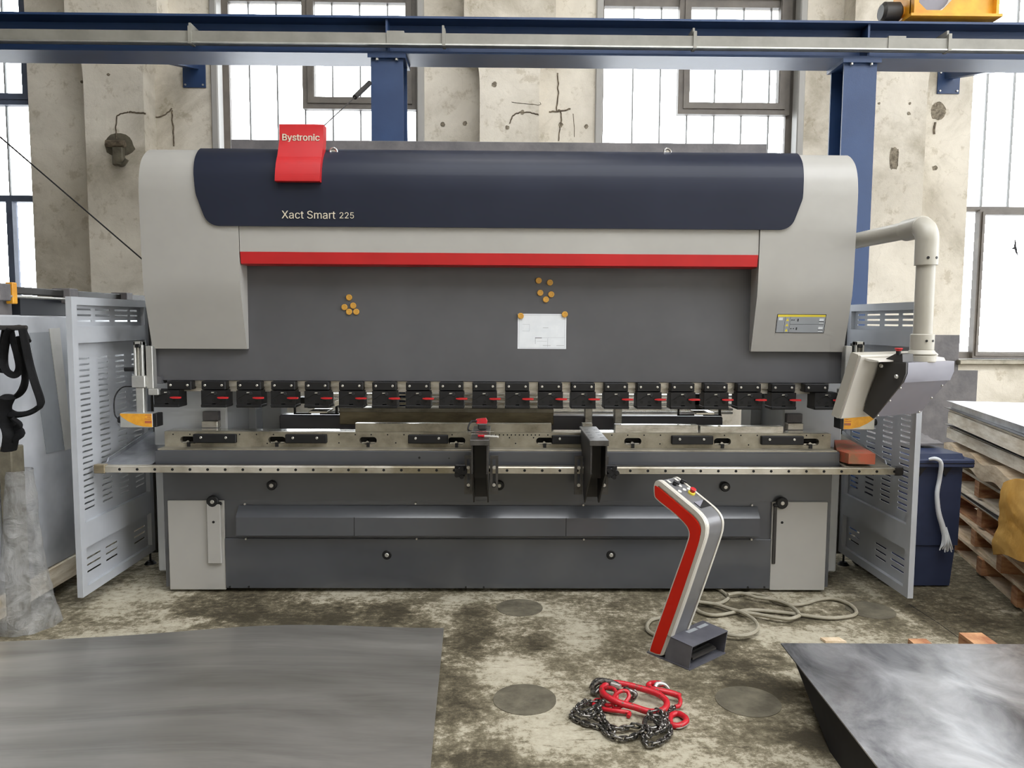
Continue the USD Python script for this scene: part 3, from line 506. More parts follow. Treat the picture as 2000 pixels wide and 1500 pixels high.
# ram with its clamps
YM = 4.64; zm0 = zz(746, YM)
part(pb, 'ram', box(xx(301, YM, 690), xx(1650, YM, 690), YM, 4.76, zm0, 2.12, .003), 'plate')
zk0 = zz(767, 4.66); part(pb, 'clamp_rail', cat([box(xx(338, 4.66, 755), xx(1618, 4.66, 755), 4.655, 4.74, zz(757, 4.66), zm0), box(xx(338, 4.66, 755), xx(1618, 4.66, 755), 4.665, 4.74, zk0, zz(757, 4.66))]), 'steel')
part(pb, 'ram_foot', box(xx(301, YM, 740), xx(318, YM, 740), 4.62, 4.7, zz(752, YM), zz(738, YM)), 'plate')
c0 = [325, 392, 461, 528, 594, 661, 726, 792, 857, 922, 986, 1051, 1115, 1180, 1244, 1310, 1375, 1440, 1507, 1572]; Yc = 4.585
zu0, zu1 = zz(764, Yc), zz(747.5, Yc); zl0, zl1 = zz(796, Yc), zz(765, Yc)
for i, a in enumerate(c0):
    xc = xx(a + 24, Yc, 760); hw = .0735
    sh = -.074 if i == 0 else .062 if i == 19 else .002
    xl = xc + sh
    body = xz(sbox(xl - hw, zl0, xl + hw, zl1).difference(sbox(xl - .012, zl0 - .001, xl + .012, zl0 + .018)), Yc, 4.70)
    k = part(pb, 'tool_clamp', body, 'black')
    pl = part(k, 'cap_plate', box(xc - hw + .002, xc + hw - .002, Yc + .006, 4.70, zu0, zu1, .004), 'black')
    for e in (-.05, .05): part(k, 'cap_bolt', cyl((xc + e, Yc, (zu0 + zu1) / 2 + .002), (xc + e, Yc + .01, (zu0 + zu1) / 2 + .002), .0075, 12, bv=.002), 'bolt')
    part(k, 'base_strip', box(xl - hw - .002, xl + hw + .002, Yc - .006, 4.70, zl0 - .006, zl0 + .012, .003), 'black')
    part(k, 'scroll_groove', tube(spline([(xl - .065, Yc - .001, zl1 - .047), (xl - .045, Yc - .001, zl1 - .036), (xl - .02, Yc - .001, zl1 - .02), (xl + .01, Yc - .001, zl1 - .016)], 5), .003, 6), 'hole')
    part(k, 'index_tag', box(xl - .012, xl + .006, Yc - .003, Yc + .004, zl1 - .016, zl1 - .009), 'bolt')
    part(k, 'pivot', cyl((xl + .012, Yc - .004, zl1 - .018), (xl + .012, Yc + .01, zl1 - .018), .011, 14, bv=.002), 'rubber')
    for e in (-.046, 0, .046): part(k, 'socket_screw', cyl((xl + e, Yc - .0012, zl0 + .036), (xl + e, Yc + .004, zl0 + .036), .009, 12), 'hole')
    zl = zz(778.5, Yc)
    part(k, 'lever', hull([(xl + .028, Yc - .02, zl - .003), (xl + .028, Yc - .02, zl + .004), (xl + .05, Yc - .028, zl - .006), (xl + .05, Yc - .028, zl + .006), (xl + .094, Yc - .028, zl - .005), (xl + .094, Yc - .028, zl + .005), (xl + .098, Yc - .022, zl), (xl + .05, Yc - .014, zl - .006), (xl + .05, Yc - .014, zl + .006), (xl + .094, Yc - .014, zl - .005), (xl + .094, Yc - .014, zl + .005)]), 'red')
    part(k, 'lever_stem', cyl((xl + .034, Yc, zl), (xl + .034, Yc - .02, zl), .006, 8), 'black')
# covers
from scipy.interpolate import PchipInterpolator
_pc = PchipInterpolator([1.493, 1.80, 1.84, 2.10, 2.40, 2.48, 2.54, 2.585, 2.62, 2.648, 2.668], [4.605, 4.525, 4.515, 4.503, 4.495, 4.503, 4.52, 4.545, 4.58, 4.62, 4.665])
def Yp(z): return _pc(np.clip(z, 1.493, 2.668))
zf = np.r_[np.linspace(1.493, 2.4, 12), np.linspace(2.42, 2.66, 20)]
def prof(z0, z1, off=0.0, back=4.70): zs_ = [z0] + [z for z in zf if z0 < z < z1] + [z1]; return [(float(Yp(z)) - off, z) for z in zs_] + [(back, z1), (back, z0)]
cl0, cl1 = xx(274, YC, 450), xx(466, YC, 480); cr0, cr1 = xx(1484, YC, 480), xx(1672, YC, 460)
part(pb, 'end_cover', yz(prof(1.493, 2.664, back=4.72), cl0, cl1), 'cover'); part(pb, 'end_cover', yz(prof(1.493, 2.664, back=4.72), cr0, cr1), 'cover')
zs0, zs1, zs2 = zz(520, 4.52), zz(495, 4.51), zz(448, 4.51)
part(pb, 'fascia', yz([(4.508, zs1), (4.506, 2.3), (4.66, 2.3), (4.66, zs1)], cl1 + .004, cr0 - .004), 'cover')
part(pb, 'red_stripe', yz([(4.505, zs1), (4.515, zs0 + .006), (4.535, zs0), (4.66, zs0), (4.66, zs1)], cl1 + .006, cr0 - .006), 'red')
# hood: a bent sheet
zbt = zz(445, 4.49); xh0, xh1 = xx(373, 4.50, 292), xx(1575, 4.50, 304); xq0, xq1 = xx(388, 4.49, 410), xx(1562, 4.49, 420)
hp = Polygon([(xh0, 2.666), (xh0 + .012, 2.5), (xq0 - .012, 2.38), (xq0 + .05, zbt), (xq1 - .05, zbt), (xq1 + .012, 2.38), (xh1 - .012, 2.5), (xh1, 2.666)])
hp = hp.intersection(sbox(-3, zbt, 3, 2.66)).buffer(-.09, quad_segs=10).buffer(.09, quad_segs=10).union(hp.intersection(sbox(-3, 2.5, 3, 2.66)))
strips = [hp.intersection(sbox(-3, a, 3, b)) for a, b in zip(np.r_[2.1, np.linspace(2.24, 2.66, 34)][:-1], np.r_[2.1, np.linspace(2.24, 2.66, 34)][1:])]
pts = []
vs, fs = [], []; base = 0
for s_ in strips:
    for g_ in getattr(s_, 'geoms', [s_]):
        if g_.area < 1e-7 or g_.geom_type != 'Polygon': continue
        v2, f2 = trimesh.creation.triangulate_polygon(g_, engine='earcut'); vs.append(v2); fs.append(f2 + base); base += len(v2)
V2 = np.vstack(vs); F2 = np.vstack(fs)
def hoodY(z, off): 
    e = 1e-3; s_ = (Yp(z + e) - Yp(z - e)) / (2 * e); nrm = np.sqrt(1 + s_ * s_); return Yp(z) - off / nrm, z + off * s_ / nrm
def shell(off):
    y, z = hoodY(V2[:, 1], off); return np.c_[V2[:, 0], y, z]
front = trimesh.Trimesh(shell(.012), F2[:, ::-1] * 1, process=False); front.merge_vertices(digits_vertex=5)
if front.face_normals[:, 1].mean() > 0: front.invert()
back = trimesh.Trimesh(shell(.001), F2, process=False); back.merge_vertices(digits_vertex=5)
if back.face_normals[:, 1].mean() < 0: back.invert()
ring = np.array(hp.exterior.segmentize(.02).coords)
def onr(off): y, z = hoodY(ring[:, 1], off); return np.c_[ring[:, 0], y, z]
A_, B_ = onr(.012), onr(.001); nn = len(ring); rim = trimesh.Trimesh(np.vstack([A_, B_]), [(i, i + 1, nn + i) for i in range(nn - 1)] + [(i + 1, nn + i + 1, nn + i) for i in range(nn - 1)], process=False)
hood = part(pb, 'hood', cat([front, back, rim]), 'navy', smooth=40)
part(pb, 'hood_lid', hull([(xh0 + .02, 4.67, 2.60), (xh1 - .02, 4.67, 2.60), (xh0 + .02, 4.67, 2.664), (xh1 - .02, 4.67, 2.664), (xh0 + .02, 5.3, 2.60), (xh1 - .02, 5.3, 2.60), (xh0 + .02, 5.3, 2.615), (xh1 - .02, 5.3, 2.615)]), 'navy')
def hood_pt(px, py, off=.012):
    Y = 4.5
    for _ in range(6): q = P(px, py, Y); Y = float(Yp(q[2])) - off
    return P(px, py, Y)
q = hood_pt(550, 427); w_ = xx(657, 4.48, 425) - q[0]
for s_, x, hgt in (('Xact Smart', 550, .0435), ('225', 662, .034)):
    q = hood_pt(x, 426.5); part(hood, 'lettering', text(s_, hgt, (q[0], q[1] - .001, q[2]), (1, 0, 0), (0, 0, 1), .003), 'cream', label='cream lettering on the navy hood')
for px, py in ((652, 297), (1303, 298)):
    q = hood_pt(px, py, .014); e = part(pb, 'lifting_eye', trimesh.creation.torus(.02, .007, 24, 10).apply_transform(trimesh.transformations.rotation_matrix(np.pi / 2, [1, 0, 0])).apply_translation([q[0], q[1] - .006, q[2]]), 'chrome')
    part(e, 'eye_base', cyl((q[0], q[1] - .008, q[2]), (q[0], q[1] + .02, q[2]), .016, 18, bv=.003), 'chrome')
# red nameplate over the hood
q0, q1 = hood_pt(537, 350, .05), hood_pt(625, 350, .05); nx0, nx1 = q0[0], q1[0]; zn0 = hood_pt(580, 353, .05)[2]
np_top = zz(251, 4.60)
zl_ = [z for z in np.linspace(zn0, 2.6, 12)]
outer = [(float(Yp(z)) - .05, z) for z in zl_] + [(4.555, 2.70), (4.56, np_top)]
inner = [(4.62, np_top), (4.615, 2.70), (4.60, 2.655)] + [(float(Yp(z)) - .012, z) for z in zl_[::-1]]
npl = part(pb, 'nameplate', yz(Polygon(outer + inner).buffer(.004, quad_segs=2), nx0, nx1), 'red', label='red block with the maker lettering')
a0, a1 = np.array([nx0, 4.555 - .004, 2.70]), np.array([nx0, 4.56 - .004, np_top]); g_ = (a1 - a0) / np.linalg.norm(a1 - a0)
tx = text('Bystronic', .036, a0 + g_ * .0 + np.array([.014, -.001, 0]), (1, 0, 0), g_, .003, bold=True); part(npl, 'lettering', tx, 'cream', label='cream maker lettering')
# warning label on the right cover
def cov_pt(px, py, off=.001):
    Y = 4.55
    for _ in range(6): q = P(px, py, Y); Y = float(Yp(q[2])) - off
    return P(px, py, Y)
bl, br, tl = cov_pt(1514, 650), cov_pt(1609, 650), cov_pt(1518, 613.5); tr = cov_pt(1613, 614)
g0 = np.array([0, (tl - bl)[1], (tl - bl)[2]]); hgt = np.linalg.norm(g0); g0 /= hgt; e0 = np.array([1.0, 0, 0]); n0 = np.cross(e0, g0); wid = (br - bl)[0]
LB = lambda a, b, c, d, z0, z1: frame(bl, e0, g0, n0, sbox(a * wid, b * hgt, c * wid, d * hgt), z0, z1)
lab = part(pb, 'warning_label', LB(0, 0, 1, 1, 0, .0008), 'darkink', label='small grey and yellow warning label'); part(lab, 'label_face', LB(.012, .03, .988, .86, .0008, .0012), 'labelgrey'); part(lab, 'yellow_band', LB(.012, .86, .988, .975, .0008, .0012), 'labelyellow')
ic = []
for a, b in ((.3, .66), (.34, .66), (.3, .2), (.35, .2)): ic.append(LB(a, b, a + .02, b + .06, .0012, .0015))
for a, b in ((.42, .62), (.41, .16)): ic.append(LB(a, b, a + .025, b + .14, .0012, .0015))
ic += [LB(.165, .03, .17, .86, .0012, .0015), LB(.27, .03, .275, .86, .0012, .0015), LB(.865, .58, .965, .63, .0012, .002), LB(.865, .14, .965, .19, .0012, .002), LB(.28, .46, .97, .475, .0012, .0014)]
part(lab, 'pictogram', cat(ic), 'darkink'); part(lab, 'picture_field', cat([LB(.87, .64, .96, .78, .0012, .0015), LB(.87, .52, .96, .58, .0012, .0015), LB(.87, .2, .96, .34, .0012, .0015), LB(.87, .08, .96, .14, .0012, .0015), LB(.04, .68, .12, .82, .0012, .0015)]), 'paper')
part(lab, 'hazard_sign', cat([frame(bl, e0, g0, n0, Polygon([((.19) * wid, y_ * hgt), (.25 * wid, y_ * hgt), (.22 * wid, (y_ + .16) * hgt)]), .0012, .0015) for y_ in (.08, .36, .64)]), 'labelyellow')

# ------------------------------------------------------------------ dies lying on the holder
zd0 = zh1 + .0005
for a, b, py, lb in ((694, 1077, 828, 'long worn bottom die bar with drilled holes, left of the front supports'), (1202, 1363, 829, 'shorter of two bottom die bars right of the support with a flat top'), (1368, 1530, 831, 'bottom die bar at the right end of the holder'), (1138, 1157, 827, 'tiny die block behind the right front support')):
    x0, x1 = xx(a, 4.68, 836), xx(b, 4.68, 836); zt2 = zz(py, 4.68, 985) ; t = thing('bottom_die', lb, 'die', ((x0 + x1) / 2, 4.71, zd0), group=None)
    part(t, 'die_body', yz([(4.68, zd0), (4.68, zt2 - .002), (4.682, zt2), (4.705, zt2), (4.711, zt2 - .01), (4.717, zt2), (4.74, zt2), (4.74, zd0)], x0, x1), 'oilsteel' if a < 1000 else 'steel'); part(t, 'ground_edge', box(x0, x1, 4.681, 4.704, zt2, zt2 + .0006), 'bright')
# ------------------------------------------------------------------ back gauge seen through the gap
bg = thing('back_gauge', 'back gauge with browned beam and dark finger blocks behind the dies', 'back gauge', (0, 5.2, .5))
part(bg, 'rear_beam', box(xx(663, 5.15, 812), xx(1081, 5.15, 812), 5.15, 5.25, zz(830, 5.15), zz(797, 5.15), .004), 'brown'); part(bg, 'beam_edge', box(xx(663, 5.14, 812), xx(1081, 5.14, 812), 5.135, 5.16, zz(806, 5.14), zz(798, 5.14), .002), 'oilsteel')
part(bg, 'cross_beam', box(xx(545, 5.3, 820), xx(1412, 5.3, 820), 5.3, 5.42, zz(880, 5.3), zz(812, 5.3), .01), 'lilac')
for i, (py0, py1) in enumerate(((770, 774), (778, 783), (787, 792), (796, 800), (803, 807))):
    yr = 5.80 - .09 * i; part(bg, 'linear_rail', box(xx(630, yr, 785), xx(1432, yr, 785), yr, yr + .075, zz(py1, yr), zz(py0, yr), .001), 'bright')
for px in (1150, 1208): part(bg, 'carriage_post', box(xx(px - 7, 5.2, 800), xx(px + 7, 5.2, 800), 5.2, 5.28, zz(830, 5.2), zz(770, 5.2), .003), 'steel')
for a, s_ in ((626, 1), (1373, -1)):
    x0 = xx(a, 5.0, 790); f_ = part(bg, 'finger_block', cat([box(x0 - .09, x0 + .05, 5.0, 5.15, zz(799, 5.0), zz(768, 5.0), .006), box(x0 - .15, x0 + .0, 5.0, 5.1, zz(790, 5.0), zz(778, 5.0), .004)]), 'black')
    part(f_, 'finger', box(x0 - .06, x0 + .06, 4.93, 5.1, zz(806, 5.0), zz(802, 5.0), .002), 'bright'); part(f_, 'finger_frame', cat([box(x0 - .17, x0 - .06, 4.98, 4.995, zz(810, 5.0), zz(807, 5.0)), box(x0 + .0, x0 + .12, 4.98, 4.995, zz(810, 5.0), zz(807, 5.0)), box(x0 - .17, x0 - .158, 4.98, 4.995, zz(810, 5.0), zz(797, 5.0)), box(x0 + .1, x0 + .115, 4.98, 4.995, zz(810, 5.0), zz(785, 5.0))]), 'black')
    part(f_, 'stop_plate', hull([(x0 + s_ * .1, 4.97, zz(795, 5.0)), (x0 + s_ * .16, 4.97, zz(786, 5.0)), (x0 + s_ * .16, 4.97, zz(780, 5.0)), (x0 + s_ * .1, 4.97, zz(784, 5.0)), (x0 + s_ * .1, 5.0, zz(795, 5.0)), (x0 + s_ * .16, 5.0, zz(786, 5.0)), (x0 + s_ * .16, 5.0, zz(780, 5.0)), (x0 + s_ * .1, 5.0, zz(784, 5.0))]), 'bright')
# ================================================================== side guards
def guard(s, label):
    xi, xo = (-2.385, -2.417) if s < 0 else (2.352, 2.384); y0, y1, z0, z1 = 4.30, 5.22, .08, 1.79
    t = thing('side_guard', label, 'safety guard', ((xi + xo) / 2, (y0 + y1) / 2, 0))
    xs = sorted((xi, xo))
    post = .055
    fr = sbox(y0, z0, y1, z1)
    for a, b in ((z0 + .05, .355), (.50, 1.53), (1.625, z1 - .045)): fr = fr.difference(sbox(y0 + post, a, y1 - .05, b))
    part(t, 'guard_frame', yz(fr, *xs), 'guard')
    xp = sorted((xo, xo + (.004 if s < 0 else -.004)))
    def panel(za, zb, rows, cols):
        pl = sbox(y0 + post, za, y1 - .05, zb)
        cut = []
        for z in rows:
            for (a, b) in cols: cut.append(sbox(a, z - .0054, b, z + .0054))
        part(t, 'slotted_panel', yz(pl.difference(unary_union(cut)), *xp), 'guard')
    wide = [(4.385, 4.555), (4.60, 4.77), (4.83, 5.0), (5.03, 5.13)]
    panel(1.625, z1 - .045, [1.655, 1.688, 1.721], wide)
    panel(.50, 1.53, [.565 + .0336 * i for i in range(27)], [(4.40, 4.515), (4.61, 4.725), (4.82, 4.935), (5.03, 5.145)])
    panel(z0 + .05, .355, [.195, .235, .275], [(4.40, 4.56), (4.62, 4.76), (4.98, 5.13)])
    xm = (xi + xo) / 2; 
    for y in (y1 - .05,): f = part(t, 'guard_foot', cyl((xm, y, .018), (xm, y, z0 + .01), .007, 10), 'black'); part(f, 'foot_disc', cyl((xm, y, 0), (xm, y, .02), .04, 22, r1=.022), 'black')
    part(t, 'hinge_post', box(xm - .03, xm + .03, y1, y1 + .05, .06, 1.75, .004), 'bracket')
guard(-1, 'grey slotted sheet metal side guard at the left end of the machine')
guard(1, 'grey slotted sheet metal side guard at the right end, beside the blue bin')
# ------------------------------------------------------------------ laser safety sensors on their vertical slides
YS = 4.55
def sensor(lx, s, label):
    """lx: column px range"""
    t = thing('laser_sensor', label, 'sensor', (xx((lx[0] + lx[1]) / 2, YS, 760), YS + .03, zz(836, YS)))
    X = lambda p_: xx(p_, YS, 740); Z = lambda q_: zz(q_, YS, 300 if s < 0 else 1670)
    a, b = X(lx[0]), X(lx[1])
    part(t, 'slide_column', cat([box(a, a + .013, YS, YS + .04, Z(738), Z(667), .003), box(b - .013, b, YS, YS + .04, Z(738), Z(667), .003), box(a, b, YS + .02, YS + .05, Z(738), Z(669), .003), box(a, b, YS, YS + .04, Z(675), Z(667), .003)]), 'alu')
    part(t, 'spindle', cyl(((a + b) / 2, YS + .01, Z(738)), ((a + b) / 2, YS + .01, Z(675)), .004, 8), 'bolt'); part(t, 'spindle_knob', box((a + b) / 2 - .014, (a + b) / 2 + .014, YS - .008, YS + .02, Z(679), Z(672), .003), 'black')
    m0, m1 = (a - .01, b + .055) if s < 0 else (a - .055, b + .01)
    part(t, 'carriage', box(a - .012, b + .012, YS - .01, YS + .05, Z(757), Z(734), .004), 'alu'); part(t, 'side_slide', box(b + .01 if s < 0 else a - .05, b + .05 if s < 0 else a - .01, YS + .015, YS + .07, Z(760), Z(676), .003), 'alu')
    part(t, 'mount_block', box(b + .02 if s < 0 else a - .08, b + .08 if s < 0 else a - .02, YS + .01, YS + .05, Z(772), Z(760), .003), 'alu')
    part(t, 'drop_arm', box(a + .006, b - .002, YS, YS + .035, Z(808), Z(757), .004), 'alu')
    h0, h1, hz0, hz1 = (X(237), X(300), Z(834), Z(806)) if s < 0 else (X(1646), X(1707), Z(838), Z(811))
    hd = part(t, 'sensor_head', box(h0, h1, YS - .035, YS + .06, hz0, hz1, .004), 'alu')
    L = Polygon([(0, 1), (1, 1), (1, .02), (.74, .04), (.48, .18), (.24, .45), (.06, .74), (0, .9)]); L = affinity.scale(L, (h1 - h0) * .98, (hz1 - hz0) * .93, origin=(0, 0))
    if s > 0: L = affinity.translate(affinity.scale(L, -1, 1, origin=(0, 0)), (h1 - h0) * .98, 0)
    L = affinity.translate(L, h0 + (h1 - h0) * .01, hz0 + (hz1 - hz0) * .04)
    part(hd, 'yellow_label', xz(L, YS - .0358, YS - .034), 'sensoryellow', label='orange yellow curved label')
    u = (lambda q_: h0 + (h1 - h0) * q_) if s < 0 else (lambda q_: h1 - (h1 - h0) * q_); v = lambda q_: hz0 + (hz1 - hz0) * q_
    part(hd, 'label_print', cat([box(*sorted((u(.78), u(.98))), YS - .0364, YS - .0357, v(.86), v(.9)), box(*sorted((u(.85), u(.95))), YS - .0364, YS - .0357, v(.72), v(.76)), box(*sorted((u(.76), u(.97))), YS - .0364, YS - .0357, v(.58), v(.62)), box(*sorted((u(.77), u(.98))), YS - .0364, YS - .0357, v(.32), v(.48))]), 'rust')
    e = h1 if s < 0 else h0 - .02; part(hd, 'lens_end', box(e, e + .024, YS - .03, YS + .055, hz0 + .004, hz1 - .002, .003), 'black')
    part(hd, 'cable_gland', cyl((u(-.12), YS, v(.5)), (u(0), YS, v(.5)), .02, 12), 'black')
    if s < 0: part(t, 'sensor_cable', tube(spline([(u(-.12), YS, v(.5)), (u(-.3), YS + .02, v(.9)), (u(-.33), YS + .04, v(2.0)), (u(-.1), YS + .05, v(2.7)), (a, YS + .03, v(2.75))]), .004, 6), 'rubber')
    if s < 0: part(t, 'adjuster', cyl((X(241), YS + .02, Z(722)), (X(262), YS + .02, Z(722)), .012, 10), 'black')
sensor((262, 280), -1, 'yellow labelled laser sensor on a slide at the left end of the table')
sensor((1668, 1686), 1, 'yellow labelled laser sensor half hidden below the operator panel')
# ------------------------------------------------------------------ front sheet supports on the guide rail
def support(xc, s, label, pat=True):
    """s: side on which the slotted clamp plate sits (-1 left)"""
    t = thing('sheet_support', label, 'support arm', (xc, 4.35, .62)); zt = 1.028
    part(t, 'top_plate', box(xc - .052, xc + .052, 4.10, 4.655, zt - .012, zt, .002), 'darksteel')
    side = Polygon([(4.11, zt - .012), (4.63, zt - .012), (4.63, zt - .1), (4.56, zt - .16), (4.455, zt - .19), (4.455, .66), (4.40, .615), (4.30, .70), (4.17, .80), (4.11, .84)])
    for x in (xc - .045, xc + .037): part(t, 'side_plate', yz(side, x, x + .008), 'bracket')
    part(t, 'web_plate', box(xc - .04, xc + .04, 4.30, 4.31, .78, zt - .012), 'bracket'); part(t, 'lower_web', box(xc - .04, xc + .04, 4.44, 4.455, .64, .90), 'bracket')
    lip = part(t, 'front_lip', box(xc - .052, xc + .052, 4.098, 4.104, zt - .03, zt - .001, .001), 'darksteel')
    if pat:
        for i in range(4):
            for e in (-.028, .028): part(t, 'slot_mark', box(xc + e - .012, xc + e + .012, 4.2 + .1 * i, 4.204 + .1 * i, zt, zt + .0006), 'hole')
    for q in (-1, 1):
        x = xc + q * .075
        pl = sbox(x - .024, .655, x + .024, .882).difference(sbox(x - .005, .70, x + .005, .86).buffer(.004))
        c = part(t, 'clamp_plate', xz(pl, 4.435, 4.452), 'darksteel')
        for z in (.815, .712): part(c, 'clamp_bolt', cyl((x, 4.423, z), (x, 4.436, z), .0105, 6), 'bolt')
    xk = xc - s * .12; k = part(t, 'star_knob', cat([cyl((xk, 4.40, .79), (xk, 4.43, .79), .03, 12, bv=.006)] + [cyl((xk + .026 * math.cos(a), 4.395, .79 + .026 * math.sin(a)), (xk + .026 * math.cos(a), 4.428, .79 + .026 * math.sin(a)), .013, 8) for a in np.arange(5) * 1.257]), 'black')
    part(k, 'knob_block', box(xk - .035, xk + .03, 4.43, 4.46, .77, .83, .004), 'black')
xs1, xs2 = xx(937, 4.12, 862), xx(1169.5, 4.12, 862)
support(xs1, 1, 'black front support arm on the rail with a red tool on top', False)
support(xs2, -1, 'black front support arm on the rail with a bare flat top')
zt = 1.028
t = thing('hand_tool', 'red capped hand tool with a black cord lying on the left front support', 'tool', (xs1, 4.4, zt))
part(t, 'red_cap', hull([(xs1 - .02 + dx, 4.5 + dy, zt + dz) for dx, dy, dz in ((-.01, 0, .06), (.045, 0, .066), (-.01, .04, .06), (.045, .04, .066), (.055, .02, .05), (-.02, .02, .05), (-.01, 0, .035), (.05, 0, .035))]), 'linkred'); part(t, 'tool_body', box(xs1 - .022, xs1 + .03, 4.49, 4.55, zt, zt + .036, .006), 'bracket')
part(t, 'cord_loop', tube(spline([(xs1 - .03, 4.5, zt + .05), (xs1 - .06, 4.44, zt + .055), (xs1 - .075, 4.38, zt + .02), (xs1 - .05, 4.34, zt + .01), (xs1 - .01, 4.37, zt + .012)]), .005, 7), 'rubber')
t = thing('steel_rule', 'thin bright steel strips and callipers on the left front support', 'ruler', (xs1, 4.25, zt))
part(t, 'rule_strip', cat([box(-.085, .075, -.009, .009, 0, .0015)]).apply_transform(trimesh.transformations.rotation_matrix(.12, [0, 0, 1])).apply_translation([xs1, 4.33, zt + .012]), 'bright'); part(t, 'rule_strip', box(-.08, .085, -.006, .006, 0, .0015).apply_transform(trimesh.transformations.rotation_matrix(-.25, [0, 0, 1])).apply_translation([xs1, 4.27, zt + .006]), 'bright')
t = thing('marker_pen', 'small red and white pen lying on the left front support', 'pen', (xs1 + .05, 4.16, zt))
a, b = np.array([xs1 - .01, 4.19, zt + .008]), np.array([xs1 + .1, 4.14, zt + .012]); part(t, 'pen_barrel', cyl(a + (b - a) * .3, b, .006, 10), 'button'); part(t, 'pen_cap', cyl(a, a + (b - a) * .32, .007, 10), 'linkred')
# red steel block on the right tray
zb = zg1 + .02
fl, fr_, rr_, rl = G(1657, 906, zb), G(1709, 907, zb), G(1706, 883, zb + .0), G(1632, 880, zb)
hh = .062
top = [(P(1657, 888, fl[1])), (P(1710, 892, fr_[1]))]
blk = hull([fl, fl + [0, 0, hh], fr_, fr_ + [0, 0, hh], fl + [-.02, .10, 0], fl + [-.02, .12, hh], fl + [.055, .33, hh + .03], fl + [.055, .33, 0], fr_ + [.01, .35, hh + .03], fr_ + [.01, .35, 0]])
solo('red_block', 'worn red painted steel block lying on the right tray', 'block', blk, 'rust')
# ------------------------------------------------------------------ magnets and paper on the ram
names = {0: [(682, 581, 'top one of the five yellow magnets in the left cluster'), (673, 600, 'leftmost yellow magnet of the left cluster of five'), (690, 597, 'middle yellow magnet of the left cluster, above the lowest pair'), (682, 609, 'left one of the lowest pair in the left magnet cluster'), (696, 609, 'right one of the lowest pair in the left magnet cluster')],
         1: [(1052, 548, 'upper left of the five yellow magnets above the paper'), (1074, 552, 'upper right of the five yellow magnets above the paper'), (1055, 572, 'middle left of the five yellow magnets above the paper'), (1076.5, 575, 'middle right of the five yellow magnets above the paper'), (1066, 585, 'lowest of the five yellow magnets above the paper')],
         2: [(1017, 617, 'yellow magnet holding the left corner of the paper'), (1103, 614, 'yellow magnet holding the right corner of the paper')]}
for g_, lst in names.items():
    for px, py, lb in lst:
        y = YM - (.003 if g_ == 2 else 0); q = P(px, py, y); r = .0185
        m = trimesh.creation.revolve([(0, 0), (r * .96, 0), (r, .002), (r, .006), (r * .9, .009), (r * .55, .0095), (r * .5, .008), (0, .008)], sections=24); m.apply_transform(trimesh.transformations.rotation_matrix(np.pi / 2, [1, 0, 0])); m.apply_translation([q[0], y, q[2]])
        solo('round_magnet', lb, 'magnet', m, 'magnet', group=('yellow magnets, left cluster', 'yellow magnets above the paper', 'yellow magnets holding the paper')[g_])
px0, px1, pz0, pz1 = xx(1011, YM, 640), xx(1106, YM, 640), zz(681, YM), zz(612.5, YM)
t = thing('drawing_sheet', 'white paper drawing held on the grey ram by two magnets', 'paper', (px0, YM, pz0))
part(t, 'paper_sheet', box(px0, px1, YM - .0015, YM - .0003, pz0, pz1), 'paper')
pw, ph = px1 - px0, pz1 - pz0; pl = []
for a, b, c_, d in ((.03, .03, .97, .035), (.03, .955, .97, .96), (.03, .03, .033, .96), (.967, .03, .97, .96), (.36, .3, .5, .325), (.36, .14, .366, .32), (.52, .09, .68, .1), (.8, .09, .96, .1), (.52, .6, .63, .61), (.36, .32, .97, .324), (.62, .05, .624, .3), (.4, .22, .6, .224), (.1, .5, .24, .505), (.24, .5, .243, .7), (.1, .7, .24, .705)):
    pl.append(box(px0 + a * pw, px0 + c_ * pw, YM - .0018, YM - .0014, pz0 + b * ph, pz0 + d * ph))
part(t, 'drawing_lines', cat(pl), 'ink')
# ------------------------------------------------------------------ operator panel on its arm
YA = 3.95; ax = xx(1800, YA, 690); za = zz(452, 4.2, 1760)
t = thing('operator_panel', 'operator panel on a beige swing arm at the right end of the machine', 'control panel', (ax, YA, 1.2))
part(t, 'swing_arm', cyl((ax - .03, 4.78, za), (ax, YA + .1, za), .047, 28), 'beige'); part(t, 'arm_sleeve', cyl((ax, YA + .21, za), (ax, YA + .04, za), .057, 28, bv=.006), 'beige')
arc = [(ax, YA + .075, za)] + [(ax, YA + .075 - .075 * math.sin(a), za - .075 + .075 * math.cos(a)) for a in np.linspace(.15, np.pi / 2, 10)] + [(ax, YA, za - .14)]
part(t, 'elbow', tube(np.array(arc), .056, 24, up=(1, 0, 0)), 'beige'); el = part(t, 'elbow_skirt', cyl((ax, YA, za - .2), (ax, YA, za - .12), .056, 28), 'beige')
for a in (-.35, .45):
    for zq in (za - .165,): part(el, 'socket_screw', cyl((ax + .054 * math.sin(a), YA - .053 * math.cos(a), zq), (ax + .058 * math.sin(a), YA - .058 * math.cos(a), zq), .007, 10), 'black')
zp = zz(705, YA, 1800); part(t, 'post', cyl((ax, YA, zp + .03), (ax, YA, za - .15), .046, 28), 'beige')
pc = part(t, 'post_collar', cyl((ax, YA, zp + .055), (ax, YA, zp + .14), .057, 28, bv=.004), 'beige')
for a in (-.15, .5): part(pc, 'socket_screw', cyl((ax + .055 * math.sin(a), YA - .055 * math.cos(a), zp + .105), (ax + .06 * math.sin(a), YA - .06 * math.cos(a), zp + .105), .006, 10), 'black')
part(t, 'swivel', cat([cyl((ax, YA, zp - .005), (ax, YA, zp + .03), .068, 30, bv=.004), cyl((ax, YA, zp + .031), (ax, YA, zp + .06), .07, 30, r1=.06, bv=.006)]), 'beige')
